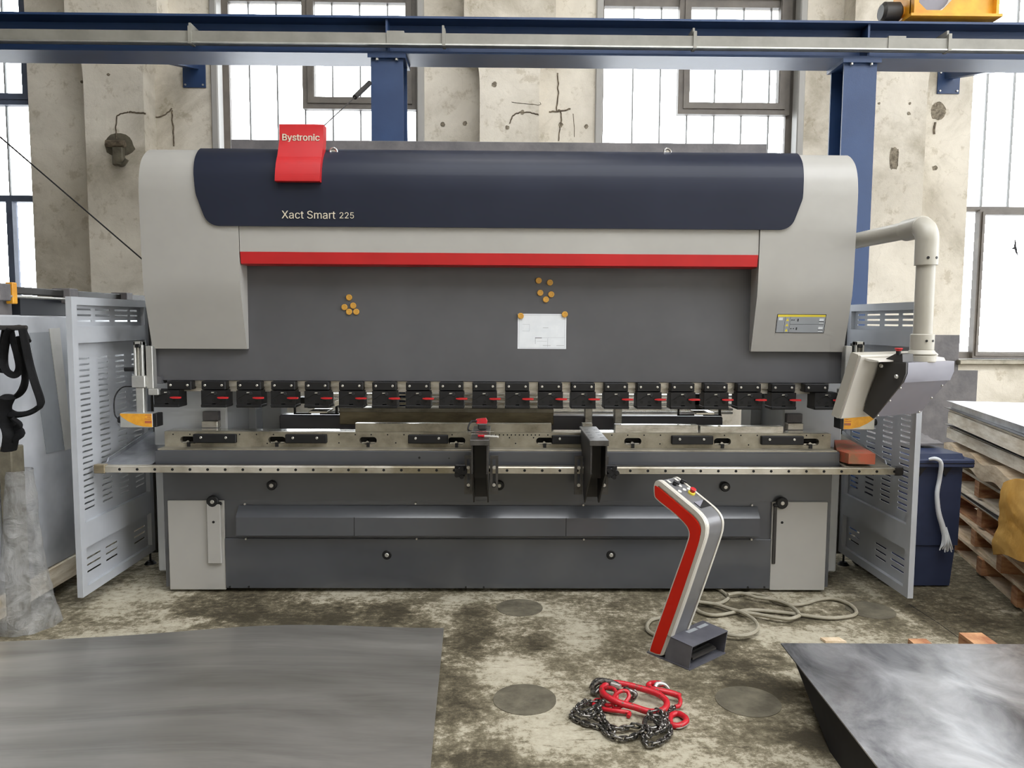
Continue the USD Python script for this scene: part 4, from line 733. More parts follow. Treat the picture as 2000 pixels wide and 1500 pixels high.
e_ = np.array([.876, .482, 0]); g_ = np.array([-.482, .876, 0]); zv = np.array([0, 0, 1.0]); O = np.array([ax, YA, 0]) - .20 * e_ - .05 * g_; O[2] = zp - .006
HP = Polygon([(0, 0), (0, -.05), (.018, -.098), (.165, -.288), (.2, -.262), (.2, -.2), (.14, -.03), (.14, 0)])
def loc_(poly, e0_, e1_): return frame(O, g_, zv, -np.cross(g_, zv) if np.cross(g_, zv) @ e_ < 0 else np.cross(g_, zv), poly, e0_, e1_)
hs_ = part(t, 'housing', loc_(HP, .004, .395), 'lilac')
part(hs_, 'upper_housing', loc_(Polygon([(-.006, .004), (-.006, -.05), (.012, -.098), (.03, -.098), (.14, -.03), (.14, .004)]), .006, .40), 'lilac')
for e0_ in (.02, .375):
    for k_ in (.15, .52, .96): q = O + e_ * e0_ + g_ * (.018 + (.165 - .018) * k_) + zv * (-.098 - .19 * k_); part(hs_, 'housing_screw', trimesh.creation.icosphere(2, .006).apply_translation(q), 'bolt')
br_ = part(t, 'side_bracket', loc_(Polygon([(-.004, .004), (-.004, -.05), (.014, -.098), (.165, -.296), (.225, -.262), (.205, -.195), (.145, -.035), (.15, -.02), (.142, .008)]), -.008, .004), 'bracket')
for a, b in ((.128, -.018), (.042, -.068)): q = O + g_ * a + zv * b; part(br_, 'bracket_bolt', cyl(q - e_ * .02, q - e_ * .006, .011, 14, bv=.004), 'bolt')
# screen slab: plane through (.14, .03) and (.235, -.29) of the profile
p0, p1 = np.array([.150, .03]), np.array([.25, -.292]); dn = (p1 - p0) / np.linalg.norm(p1 - p0); nn_ = np.array([-dn[1], dn[0]])
nn_ = nn_ if nn_[0] > 0 else -nn_
sl = Polygon([p0, p1, p1 + nn_ * .03, p0 + nn_ * .03]).buffer(.006, quad_segs=3)
part(t, 'screen_case', loc_(sl, -.155, .50), 'screen'); part(t, 'case_edge', loc_(Polygon([p0 + nn_ * .012, p1 + nn_ * .012, p1 + nn_ * .044, p0 + nn_ * .044]).buffer(.008, quad_segs=3), -.162, .507), 'beige')
part(t, 'display', loc_(Polygon([p0 + nn_ * .0515 + dn * .03, p1 + nn_ * .0515 - dn * .06, p1 + nn_ * .053 - dn * .06, p0 + nn_ * .053 + dn * .03]), -.1, .44), 'bumper')
part(t, 'document_rest', loc_(Polygon([(.07, .006), (.12, .006), (.185, .022), (.185, .028), (.12, .018), (.07, .012)]), -.12, .12), 'screen')
q = O + e_ * .04 + g_ * .06 + zv * .006; part(t, 'switch_box', hull([q + g_ * a + e_ * b + zv * c_ for a, b, c_ in ((-.04, -.04, 0), (-.04, .05, 0), (.06, -.04, 0), (.06, .05, 0), (-.035, -.038, .04), (-.035, .048, .04), (.0, -.038, .042), (.0, .048, .042), (.055, -.035, .014), (.055, .045, .014))]), 'bracket')
q2 = O + e_ * .0 + g_ * .045 + zv * .04; es = part(t, 'stop_button_stem', cyl(q2, q2 + zv * .022, .012, 14), 'black'); part(es, 'stop_button', cyl(q2 + zv * .02, q2 + zv * .036, .014, 20, r1=.02, bv=.003), 'red', label='red stop button')
q = O + e_ * .335 + g_ * .06; part(t, 'cable_hatch', hull([q + g_ * a + e_ * b + zv * c_ for a, b, c_ in ((-.03, -.05, 0), (.05, -.05, 0), (-.03, .05, 0), (.05, .05, 0), (-.03, -.05, .03), (.05, -.05, .03), (.05, .03, .03), (-.03, .03, .022))]), 'screen')
# ------------------------------------------------------------------ foot pedestal
A = G(1267, 1276); B = G(1348, 1310); h_ = (B - A) / np.linalg.norm(B - A); n_ = np.cross(h_, zv); 
if n_[0] > 0: n_ = -n_                       # towards the camera's left
b_ = -n_
def on(px, py):
    d = ray(px, py); k_ = ((A - EYE_P) @ n_) / (d @ n_); q = EYE_P + d * k_ - A; return (q @ h_, q[2])
outl = [on(*p_) for p_ in ((1268, 1276), (1269, 1264), (1306, 1160), (1345, 1052), (1346, 1039), (1340, 1026), (1318, 1004), (1279, 974), (1277, 962), (1277, 948), (1281, 939), (1288, 939), (1310, 957.5), (1333, 976.5), (1362, 1000.5), (1373, 1014), (1378, 1028), (1377, 1045), (1373, 1060), (1336, 1170), (1298, 1276), (1293, 1281))]
for _ in range(3):
    o_ = np.array(outl); nx_ = np.roll(o_, -1, 0); outl = np.stack([o_ * .8 + nx_ * .2, o_ * .2 + nx_ * .8], 1).reshape(-1, 2)
OP = Polygon(outl).buffer(-.012, quad_segs=8).buffer(.016, quad_segs=8).buffer(-.003).simplify(.0003); OP = OP.intersection(sbox(-1, .008, 1, 2)); 
tk = .15
pd = thing('foot_pedestal', 'slanted grey control pedestal with a red side and foot pedal', 'control pedestal', A + h_ * .1 + b_ * .1)
def pf(poly, a, b): return frame(A, h_, zv, b_, poly, a, b)
body = part(pd, 'column_body', pf(OP.buffer(-.004), .012, tk - .012), 'padgrey')
ss = OP.buffer(-.0035)
tr_ = part(pd, 'edge_trim', cat([pf(OP.difference(OP.buffer(-.024)), 0, .03), pf(OP.difference(OP.buffer(-.006)).buffer(.001), .008, .022), pf(OP.buffer(-.008), .006, .014)]), 'padtrim'); part(pd, 'edge_trim', pf(OP, tk - .014, tk), 'padtrim')
rd = OP.buffer(-.007); rd = rd.intersection(affinity.translate(rd, -.021, -.020)).buffer(-.004).buffer(.004)
part(pd, 'red_side', pf(rd, -.002, .02), 'deepred', label='deep red side inlay')
a3 = lambda p_: A + h_ * p_[0] + zv * p_[1]
ta, tb = a3(on(1285, 937)), a3(on(1362, 1001)); ue = (tb - ta); un = np.linalg.norm(ue); ue = ue / un; tn = np.cross(b_, ue); tn = tn if tn[2] > 0 else -tn
T = lambda u_, v_, o_=0: ta + ue * u_ * un + b_ * v_ * tk + tn * (o_ - .004)
for u_, v_ in ((.404, .33), (.39, .61), (.395, .83), (.27, .62)): part(pd, 'push_button', cyl(T(u_, v_, 0), T(u_, v_, .006), .0105, 16, bv=.002), 'button')
for u_, v_ in ((.209, .45), (.2, .86)):
    k_ = part(pd, 'selector_knob', cyl(T(u_, v_, 0), T(u_, v_, .016), .011, 16, bv=.002), 'black'); part(k_, 'knob_grip', cyl(T(u_ - .02, v_ - .06, .02), T(u_ + .06, v_ + .08, .016), .006, 10), 'black'); 
for u_, v_ in ((.11, .36), (.1, .78)): part(pd, 'name_tab', frame(T(u_, v_, .0045), ue, b_, tn, sbox(-.012, -.008, .012, .008), 0, .001), 'button')
k_ = part(pd, 'stop_collar', cyl(T(.516, .72, 0), T(.516, .72, .012), .018, 20, bv=.002), 'labelyellow'); part(k_, 'stop_button', cyl(T(.516, .72, .012), T(.516, .72, .032), .012, 20, r1=.016, bv=.003), 'red', label='red stop button')
part(pd, 'grip_recess', frame(T(.835, .65, .004), ue, b_, tn, rrect(-.085 * un, .085 * un, -.044, .044, .003), 0, .0012), 'hole'); part(pd, 'recess_face', frame(T(.835, .65, .005), ue, b_, tn, Polygon([(-.083 * un, -.043), (.06 * un, -.043), (-.083 * un, .03)]), 0, .0012), 'lilac')
L = lambda s_, t_, z_: A + h_ * s_ + b_ * t_ + zv * z_
W_ = .295; D_ = np.linalg.norm(B - A)
part(pd, 'base_plate', hull([L(s_, t_, z_) for s_ in (-.01, D_) for t_ in (-.004, W_) for z_ in (0, .006)]), 'pedal')
cv = part(pd, 'pedal_cover', cat([hull([L(s_, t_, z_) for s_, z_ in ((.10, .006), (.115, .13), (.262, .122), (.245, .006)) for t_ in (t0, t0 + .004)]) for t0 in (.0, W_ - .004)] + [hull([L(s_, t_, z_) for s_, z_ in ((.112, .126), (.112, .13), (.262, .118), (.262, .122)) for t_ in (0, W_)]), hull([L(s_, t_, z_) for s_, z_ in ((.10, .006), (.104, .006), (.112, .13), (.116, .13)) for t_ in (0, W_)])]), 'pedal')
part(cv, 'cover_label', cat([hull([L(.14, t_, .1285) for t_ in (q0_, q0_ + .075)] + [L(.20, t_, .1240) for t_ in (q0_, q0_ + .075)] + [L(.14, t_, .129) for t_ in (q0_, q0_ + .075)] + [L(.20, t_, .1245) for t_ in (q0_, q0_ + .075)]) for q0_ in (.11, .2)]), 'labelgrey')
part(pd, 'pedal', hull([L(s_, t_, z_) for s_, z_ in ((.13, .05), (.13, .06), (.23, .03), (.23, .04)) for t_ in (.05, W_ - .05)]), 'bracket'); part(pd, 'pedal_ridge', cat([hull([L(s_ + a, t_, .062 - (s_ - .13) * .2 + b) for a in (0, .006) for b in (0, .005) for t_ in (.06, W_ - .06)]) for s_ in (.15, .17, .19, .21)]), 'black')
# its cable
cp = lambda l, dz=0: [G(1200 + x / 3.572, 900 + y / 3.572, .011) + [0, 0, dz] for x, y in l]
cab = thing('pedestal_cable', 'grey cable lying in loops on the floor behind the pedestal', 'cable', G(1450, 1190))
for l, dz in (([(600, 870), (640, 866), (700, 880), (770, 925), (792, 958), (745, 990), (660, 1000), (560, 970)], 0), ([(880, 935), (960, 930), (1050, 950), (1130, 985), (1230, 1010), (1330, 1000), (1430, 972), (1530, 967), (1630, 1000), (1685, 1050), (1660, 1085), (1500, 1102), (1300, 1080), (1150, 1060), (950, 1045), (850, 1060), (700, 1082), (600, 1060), (555, 1020)], .004), ([(560, 1000), (700, 1018), (800, 1050), (900, 1075), (1000, 1090), (1120, 1112), (1220, 1122), (1290, 1100)], .016), ([(790, 958), (880, 945), (990, 975), (1100, 990), (1200, 1020), (1270, 1070), (1290, 1100)], .02), ([(870, 1070), (960, 1120), (1000, 1180), (970, 1222), (900, 1242), (800, 1235), (640, 1190), (500, 1130)], .018), ([(330, 1094), (260, 1110), (228, 1150), (240, 1190), (300, 1225)], 0)):
    part(cab, 'cable_loop', tube(spline(cp(l, dz), 7), .0105, 8), 'hose')
# ------------------------------------------------------------------ lifting chain sling
cs = thing('chain_sling', 'red and steel lifting chain sling heaped on the floor', 'chain sling', G(1235, 1400))
cq = lambda x, y, z=.02: G(1080 + x / 6.667, 1290 + y / 6.667, z)
def loop(pts, r, m_, name, label=None, closed=True, taper=None):
    p_ = spline([cq(*q_) for q_ in pts], 7, closed); return part(cs, name, tube(p_, r if taper is None else np.interp(np.linspace(0, 1, len(p_)), taper[0], taper[1]), 12, closed), m_, label=label, smooth=60)
loop([(660, 340, .05), (760, 300, .055), (900, 305, .055), (1150, 365, .05), (1370, 440, .045), (1480, 540, .035), (1440, 640, .03), (1280, 672, .03), (1050, 605, .035), (850, 545, .045), (700, 470, .05), (640, 400, .05)], .0138, 'linkred', 'master_link', 'big red oval master link')
loop([(640, 420, .03), (690, 360, .06), (790, 370, .07), (830, 460, .06), (800, 560, .03), (700, 580, .02), (640, 500, .02)], .0085, 'linkred', 'coupling_link')
loop([(790, 600, .02), (780, 500, .05), (860, 410, .075), (960, 400, .075), (990, 470, .06), (930, 560, .04), (840, 620, .02)], .0085, 'linkred', 'coupling_link')
loop([(520, 400, .02), (540, 320, .045), (620, 275, .06), (740, 280, .065), (850, 330, .06), (800, 370, .05), (640, 350, .04), (560, 420, .02)], .012, 'chain', 'steel_shackle')
loop([(500, 360, .03), (560, 270, .04), (660, 262, .05), (760, 290, .06)], .012, 'chain', 'steel_shackle', closed=False)
loop([(930, 370, .07), (1010, 400, .07), (1070, 440, .06), (1040, 500, .04), (990, 530, .02)], .011, 'chain', 'shortening_hook', closed=False)
part(cs, 'hook_pin', cyl(cq(760, 310, .07), cq(880, 345, .07), .011, 8), 'bolt'); part(cs, 'hook_pin', cyl(cq(1060, 400, .06), cq(1090, 470, .05), .01, 8), 'bolt')
loop([(1660, 470, .03), (1560, 430, .035), (1400, 395, .04), (1290, 370, .04), (1240, 330, .04), (1280, 300, .045), (1360, 300, .05), (1440, 320, .045), (1500, 360, .03)], .011, 'linkred', 'load_hook', 'red load hook with bare steel tip', False, ((0, .5, .8, 1), (.014, .012, .014, .006)))
loop([(1330, 350, .045), (1360, 305, .052), (1450, 315, .047), (1510, 370, .03)], .0115, 'alu', 'hook_tip', None, False, ((0, .5, 1), (.008, .0118, .006)))
loop([(1630, 460, .035), (1660, 520, .03), (1640, 590, .02), (1590, 600, .02)], .009, 'linkred', 'hook_clevis', closed=False)
loop([(1530, 730, .012), (1620, 690, .014), (1720, 740, .016), (1730, 800, .016), (1640, 850, .014), (1540, 830, .012)], .0125, 'linkred', 'load_hook', 'red eye of the second hook'); loop([(1540, 850, .01), (1640, 875, .01), (1740, 830, .012), (1760, 770, .012)], .006, 'alu', 'hook_tip', None, False)
loop([(1200, 850, .012), (1210, 760, .02), (1310, 725, .03), (1400, 750, .03), (1380, 850, .02), (1290, 890, .012)], .0105, 'chain', 'grab_hook')
loop([(640, 520, .012), (560, 520, .015), (540, 590, .012), (700, 640, .015), (860, 660, .02), (990, 680, .015), (980, 730, .012)], .009, 'linkred', 'chain_clutch', closed=False)
t_ = np.linspace(0, 2 * np.pi, 14, endpoint=False)
def link_mesh(r=.0044, l=.0105, w=.0085):
    p_ = np.c_[np.where(np.cos(t_) > 0, l, -l) * (np.abs(np.cos(t_)) > .15) + w * np.cos(t_), w * np.sin(t_), 0 * t_]; return tube(p_, r, 6, True, up=(0, 0, 1))
LM = link_mesh()
def chain(pts, z0, wob):
    p_ = spline([cq(x, y, .012) for x, y in pts], 14); d_ = np.r_[0, np.cumsum(np.linalg.norm(np.diff(p_, axis=0), axis=1))]; k_ = int(d_[-1] / .0245)
    for i in range(k_):
        s_ = (i + .5) * .0245; q_ = np.array([np.interp(s_, d_, p_[:, j]) for j in range(3)]); q3 = np.array([np.interp(s_ + .004, d_, p_[:, j]) for j in range(3)])
        tg = q3 - q_; tg /= np.linalg.norm(tg); sd = np.cross(zv, tg); sd /= np.linalg.norm(sd); ro = (.8 if i % 2 else -.75) + rnd.uniform(-.25, .25)
        u2 = sd * math.cos(ro) + zv * math.sin(ro); R = np.eye(4); R[:3, 0], R[:3, 1], R[:3, 2] = tg, u2, np.cross(tg, u2); R[:3, 3] = q_ + zv * (z0 + wob * meshkit.noise((s_ * 9, z0 * 50, 2)))
        part(cs, 'chain_link', LM.copy().apply_transform(R), 'chain', smooth=60)
chain([(640, 560), (480, 560), (320, 640), (240, 720), (330, 790), (480, 845), (620, 880), (740, 990), (900, 1035), (1040, 1005), (1140, 955), (1190, 1050), (1230, 1115), (1380, 1085), (1500, 1000), (1530, 900), (1480, 790), (1510, 680), (1610, 590)], 0, .006)
chain([(660, 590), (560, 660), (420, 740), (540, 760), (690, 860), (850, 915), (1030, 890), (1180, 915), (1240, 985), (1330, 1000), (1440, 945), (1500, 870)], .004, .02)
chain([(640, 600), (600, 700), (640, 790), (700, 890), (800, 1000)], .016, .012)
chain([(430, 600), (330, 680), (300, 740), (420, 800), (520, 770), (600, 700)], .018, .012)
chain([(1150, 1000), (1220, 940), (1260, 1040), (1180, 1090)], .02, .006)
chain([(1400, 900), (1300, 840), (1260, 770), (1360, 740), (1440, 800), (1420, 900), (1400, 980)], .022, .006)
# ================================================================== foreground sheets
def sheet_grid(fn, nx, ny, th):
    u = np.linspace(0, 1, nx); v = np.linspace(0, 1, ny); top = np.array([[fn(a, b) for b in v] for a in u]).reshape(-1, 3); bot = top - [0, 0, th]; k_ = nx * ny
    I = lambda i, j: i * ny + j; f = []
    for i in range(nx - 1):
        for j in range(ny - 1): f += [(I(i, j), I(i + 1, j), I(i + 1, j + 1)), (I(i, j), I(i + 1, j + 1), I(i, j + 1))]
    f = np.array(f); fb = f[:, ::-1] + k_
    rim = [I(i, 0) for i in range(nx)] + [I(nx - 1, j) for j in range(1, ny)] + [I(i, ny - 1) for i in range(nx - 2, -1, -1)] + [I(0, j) for j in range(ny - 2, 0, -1)]
    fr2 = []
    for a, b in zip(rim, rim[1:] + rim[:1]): fr2 += [(a, a + k_, b + k_), (a, b + k_, b)]
    m = trimesh.Trimesh(np.vstack([top, bot]), np.vstack([f, fb, fr2]), process=False); m.fix_normals(); return m
c0_ = G(867, 1228.5, .05); c1_ = G(841, 1499, .045); dr = (c1_ - c0_)[:2]; dr = dr / np.linalg.norm(dr); dl = np.array([dr[1], -dr[0]]); dl = dl if dl[0] < 0 else -dl
ZX = ([0, .35, .8, 1.1, 1.5, 2.2, 3.2], [.048, .068, .092, .078, .045, .016, .012])
def fL(a, b):
    w_ = a * 3.2; q = c0_[:2] + dl * w_ + dr * b * 2.4; z = np.interp(w_, *ZX); z = .014 + (z - .014) * (1 - .25 * b); return (q[0], q[1], z)
import scipy.ndimage as ndi
ZX = (np.linspace(0, 3.2, 65), ndi.gaussian_filter1d(np.interp(np.linspace(0, 3.2, 65), *ZX), 4))
solo('steel_sheet', 'bowed dark steel sheet lying low on the floor at the left', 'steel sheet', sheet_grid(fL, 49, 17, .004), 'sheetL', smooth=60)
for i, b in enumerate((.35, 1.1, 1.9)):
    pts_ = [c0_[:2] + dl * w_ + dr * b for w_ in (.25, 1.25)]
    z_ = .04; q = [np.r_[p_ + dr * s_, z2] for p_ in pts_ for s_ in (-.04, .04) for z2 in (0, z_)]
    solo('wooden_batten', ('wooden batten under the far part of the left steel sheet', 'middle wooden batten under the left steel sheet', 'wooden batten under the near part of the left steel sheet')[i], 'batten', hull(q), 'wood2')
r0_, r1_ = G(1525, 1256, .2), G(1716, 1500, .2); f2_ = G(2000, 1258, .2)
dv = (r1_ - r0_); dv /= np.linalg.norm(dv); du_ = (f2_ - r0_); du_ /= np.linalg.norm(du_)
fR = lambda a, b: r0_ + du_ * a * 1.35 + dv * b * 2.2 + np.array([0, 0, .004 * math.sin(a * 5) * math.sin(b * 4)])
solo('steel_sheet', 'mottled grey steel sheet raised on timbers at the right', 'steel sheet', sheet_grid(fR, 21, 21, .006), 'sheetR', smooth=60)
for i, (px, w_, lab_) in enumerate(((1741, .085, 'left of two timbers sticking out behind the right steel sheet'), (1853, .11, 'right of two timbers sticking out behind the right steel sheet'))):
    q = P(px, 1240, 3.62); x = q[0]; y1_ = 3.47 + .07 * i; 
    t = thing('timber_bearer', lab_, 'timber', (x + w_ / 2, 2.6, 0)); zt2 = .193
    part(t, 'timber', hull([(x + a + s_, y, z) for a, y in ((0, y1_), (-.08, 1.6)) for s_ in (0, w_) for z in (0, zt2)]), 'wood3')
t = thing('timber_bearer', 'black grimy timber under the left edge of the right steel sheet', 'timber', (1.33, 2.3, 0)); e0_ = fR(.03, .0); part(t, 'timber', hull([np.r_[(e0_ + dv * b + du_ * a)[:2], z] for a in (-.022, .1) for b, z in ((.1, .19), (.55, 0), (2.1, .19), (2.1, 0))]), 'rubber')  # black block added as the deep shadow under the sheet edge
q = G(1628, 1253, .002); solo('scrap_offcut', 'small pale scrap lying behind the right steel sheet', 'scrap', hull([q + d_ for d_ in np.array([(-.05, -.02, 0), (.06, -.02, 0), (.04, .03, 0), (-.06, .025, 0), (-.05, -.02, .012), (.06, -.02, .01), (.04, .03, .012), (-.06, .025, .012)])]), 'wood')
# ------------------------------------------------------------------ wheeled bin
bx = lambda x0, x1, y0, y1, z: [(x0, y0, z), (x1, y0, z), (x1, y1, z), (x0, y1, z)]
xr0, xr1 = xx(1853, 4.72, 1160), xx(1878, 4.70, 920)
b_n = thing('wheeled_bin', 'dark blue wheeled waste bin with lid beside the right guard', 'waste bin', (2.62, 4.95, 0))
part(b_n, 'bin_body', cat([hull(bx(2.46, xr0, 4.72, 5.1, .01) + bx(2.452, xr0 + .02, 4.715, 5.12, .27)), hull(bx(2.445, xr0 + .03, 4.705, 5.13, .275) + bx(2.42, xr1, 4.69, 5.2, .80))]), 'bin')
zl0_, zl1_ = zz(914, 4.66, 1850), zz(897, 4.66, 1850); xl_ = xx(1904, 4.66, 905)
part(b_n, 'bin_rim', box(2.40, xl_, 4.655, 5.25, zl0_, zl1_, .008), 'bin'); part(b_n, 'rim_groove', box(2.402, xl_ - .004, 4.653, 4.66, (zl0_ + zl1_) / 2, (zl0_ + zl1_) / 2 + .004), 'black')
for x in (2.47, 2.60, 2.76): part(b_n, 'rim_rib', hull([(x - .03, 4.69, zl0_), (x + .03, 4.69, zl0_), (x, 4.69, zl0_ - .06), (x - .03, 4.665, zl0_), (x + .03, 4.665, zl0_), (x, 4.685, zl0_ - .06)]), 'bumper')
ld = part(b_n, 'bin_lid', hull(bx(2.41, xx(1884, 4.68, 890), 4.68, 5.25, zl1_) + bx(2.41, xx(1884, 4.68, 890) - .01, 4.69, 5.24, zl1_ + .03) + bx(2.45, xl_ - .14, 4.80, 5.2, zl1_ + .045)), 'bin')
for s_ in (0, 1): part(b_n, 'wheel', cyl((2.47 + .27 * s_ - .03, 5.16, .1), (2.47 + .27 * s_ + .03, 5.16, .1), .1, 20, bv=.01), 'rubber')
zt_l = zl1_ + .05
solo('scrap_board', 'crumpled grey board lying on the bin lid', 'scrap board', sheet_grid(lambda a, b: (2.45 + a * .36, 4.80 + b * .3, zt_l + .012 + .03 * meshkit.fbm((a * 4, b * 4, 1)) + .03 * b), 14, 12, .012), 'dado')
rp = spline([P(1814, 897, 4.645), P(1828, 896, 4.63), P(1838, 905, 4.63), P(1835, 935, 4.66), P(1830, 965, 4.66), P(1833, 1000, 4.66), P(1840, 1025, 4.66), P(1846, 1048, 4.66)], 8)
t = thing('rag_strip', 'twisted white rag hanging over the front of the bin', 'rag', rp[-1])
part(t, 'rag_twist', tube(rp, np.interp(np.linspace(0, 1, len(rp)), [0, .1, .6, 1], [.008, .012, .014, .018]), 9), 'paper', smooth=60)
fr3 = []
for i in range(9):
    a = -.03 + .075 * i / 8; fr3.append(tube(spline([P(1842 + i * .6, 1030, 4.66 - .004 * (i % 2)), rp[-1] + [a * .5, -.01 * (i % 3), -.03], rp[-1] + [a + rnd.uniform(-.01, .01), -.006 * (i % 2), -.07 - rnd.uniform(0, .03)]], 5), np.linspace(.009, .004, 11), 6))
part(t, 'frayed_end', cat(fr3), 'paper', smooth=60)
# ------------------------------------------------------------------ pallet stack on the right
f0, f1 = G(1850, 1062), G(1990, 1195); ud = (f1 - f0)[:2]; ud /= np.linalg.norm(ud); vd = np.array([-ud[1], ud[0]]); vd = vd if vd[0] > 0 else -vd
def brick_(u0, u1, v0, v1, z0, z1, yaw=0.0, o=(0, 0)):
    c, s = math.cos(yaw), math.sin(yaw); out = []
    for u_ in (u0, u1):
        for v_ in (v0, v1):
            a, b = c * u_ - s * v_ + o[0], s * u_ + c * v_ + o[1]; q = f0[:2] + ud * a + vd * b
            for z in (z0, z1): out.append((q[0], q[1], z))
    return hull(out)
ctr = f0[:2] + ud * .8 + vd * .5
def pallet(z, lab_, yaw, o, mt, L_=1.9, W2=1.0, h2=.145, bearers=(0.03, .62, 1.2, 1.78), side=False):
    t = thing('wooden_pallet', lab_, 'pallet', (ctr[0], ctr[1], z)); j = lambda a=.006: rnd.uniform(-a, a)
    for v_ in (0, .43, .86): part(t, 'bottom_board', brick_(0 + j(), L_ + j(), v_, v_ + .12, z, z + .02, yaw, o), mt)
    for u_ in bearers: part(t, 'bearer', brick_(u_, u_ + .09, -.03 + j(), W2 + j(), z + .02, z + h2 - .02, yaw, o), 'wood3' if not side else mt)
    if side: part(t, 'side_board', brick_(0, L_, -.035, -.012, z + .01, z + h2 - .022, yaw, o), mt)
    for v_ in (-.02, .2, .42, .64, .86): part(t, 'deck_board', brick_(-.02 + j(.02), L_ + j(.02), v_, v_ + .13, z + h2 - .02, z + h2, yaw, o), mt)
pallet(0.0, 'lowest wooden pallet of the stack on the right', .02, (.12, 0), 'wood')
pallet(.146, 'second wooden pallet from the floor in the right stack', -.03, (-.05, .03), 'wood')
pallet(.292, 'third wooden pallet from the floor, right under the loose thin sheets', .03, (.0, .01), 'wood3')
for i, (z, mt, o) in enumerate(((.44, 'brush', .0), (.455, 'wood', .05), (.472, 'wood2', -.02))):
    solo('thin_sheet', ('metal sheet lying lowest of the loose sheets in the pallet stack', 'plywood sheet between the metal sheet and the fourth pallet', 'greyed sheet lying right under the fourth pallet')[i], 'sheet', brick_(.1 + o, 1.9, o - .01, 1.0, z, z + .008, .01 * i), mt)
pallet(.482, 'fourth wooden pallet from the floor, below the wavy bowed board', .0, (-.05, .02), 'wood2')
wv = sheet_grid(lambda a, b: tuple(np.r_[f0[:2] + ud * (2.0 * a - .03) + vd * (b * 1.0 - .05), .632 + .018 * math.sin(a * 26) + .008 * meshkit.noise((a * 9, b * 4, 3)) + .135]), 60, 6, .105)
solo('bowed_board', 'wavy chipped orange and white board bundle in the pallet stack', 'board', wv, 'wood3' if False else 'wood', smooth=40)
pallet(.80, 'fifth wooden pallet of the stack, with whitish side boards', .015, (-.03, 0), 'wood2', h2=.11, side=True)
solo('thin_sheet', 'dark thin metal sheet between the two topmost pallets', 'sheet', brick_(-.03, 1.97, -.06, 1.05, .9115, .9145, .003), 'darksteel')
pallet(.916, 'topmost wooden pallet of the stack, under the bright sheet', -.01, (.02, -.01), 'wood2', h2=.12, side=True)
solo('sheet_pack', 'bright smooth sheet metal pack on top of the pallet stack', 'steel sheet', brick_(.02, 2.0, -.03, 1.2, 1.0425, 1.086, .0), 'brush')
solo('thin_sheet', 'dark thin metal sheet right under the bright sheet pack', 'sheet', brick_(-.02, 1.99, -.065, 1.1, 1.0375, 1.041, -.004), 'darksteel')
solo('top_sheet', 'thin shiny sheet lying on the sheet pack of the stack', 'steel sheet', brick_(-.02, 2.02, -.05, 1.25, 1.0865, 1.0895, .004), 'brush')
def stk(px, py, v_=-.09):
    d = ray(px, py); n2 = np.r_[vd, 0]; o2 = np.r_[f0[:2] + vd * v_, 0]; return EYE_P + d * (((o2 - EYE_P) @ n2) / (d @ n2))
q00, q10, q01, q11 = stk(1939, 1083), stk(2035, 1100), stk(1960, 943), stk(2035, 925)
def cloth(a, b):
    q = q00 * (1 - a) * (1 - b) + q10 * a * (1 - b) + q01 * (1 - a) * b + q11 * a * b
    fd = .03 * (meshkit.fbm((a * 2.5, b * 5 + a * 2, 3), 3) - .5) + .006 * math.sin(9 * b + 4 * a)
    return tuple(q - np.r_[vd, 0] * fd + [0, 0, .012 * math.sin(7 * a)])
cm = sheet_grid(cloth, 30, 34, .0); vs_ = cm.vertices.copy(); k_ = 30 * 34; vs_[k_:2 * k_] += np.r_[vd, 0] * .03; cm = trimesh.Trimesh(vs_, cm.faces, process=False); cm.fix_normals()
solo('yellow_sack', 'folded yellow cloth sack hanging in front of the pallet stack at the right edge', 'sack', cm, 'cloth', smooth=60)
# ------------------------------------------------------------------ left: machine enclosure, straps, wrapped bundle
XM = -2.66
en = thing('machine_enclosure', 'smooth grey sheet metal machine side at the left edge', 'machine', (XM - .5, 4.6, 0))
ztp = zz(616, 4.6, 100)
part(en, 'side_sheet', box(XM - 1.2, XM, 3.3, 6.4, .2, ztp, .01), 'enclosure'); part(en, 'base_beam', box(XM - 1.1, XM + .012, 3.3, 6.2, .075, .2, .004), 'wood2')
part(en, 'beam_foot', box(XM - 1.0, XM - .06, 4.5, 4.6, 0, .0755), 'bracket'); part(en, 'beam_foot', box(XM - 1.0, XM - .06, 5.8, 5.9, 0, .0755), 'bracket')
def xp(px, py): d = ray(px, py); q = EYE_P + d * (XM / d[0]); return q[1], q[2]
def sidepoly(pts, d0, d1): return yz(Polygon([xp(*p_) for p_ in pts]), XM + d0, XM + d1)
sp = part(en, 'slot_opening', sidepoly([(38, 985), (50, 992), (60, 1008), (66, 1040), (70, 1085), (75, 1138), (68, 1146), (20, 1160), (10, 985)], .001, .004), 'bumper'); part(sp, 'slot_lining', sidepoly([(36, 1088), (60, 1078), (66, 1140), (40, 1150)], .004, .006), 'lilac')
part(en, 'painted_reflection', sidepoly([(95, 642), (115, 640), (140, 875), (126, 880)], .001, .005), 'button'); part(en, 'door_recess', sidepoly([(57, 650), (95, 648), (126, 878), (90, 886)], .001, .003), 'labelgrey')  # pale strip paints a window's reflection on the side sheet
part(en, 'top_housing', box(XM - .5, XM - .005, 4.3, 6.4, ztp, ztp + .1), 'bumper'); zr_ = zz(571, 4.7, 140)
part(en, 'top_rail', box(XM - .05, XM + .01, 3.4, 6.6, 1.80, 1.84, .004), 'bracket'); part(en, 'rail_rod', cyl((XM + .03, 3.4, 1.785), (XM + .03, 6.5, 1.785), .008, 8), 'bolt')
for y in (4.05, 4.7, 5.4, 6.1): part(en, 'rail_clip', box(XM - .06, XM + .05, y, y + .09, 1.76, 1.85, .004), 'dado')
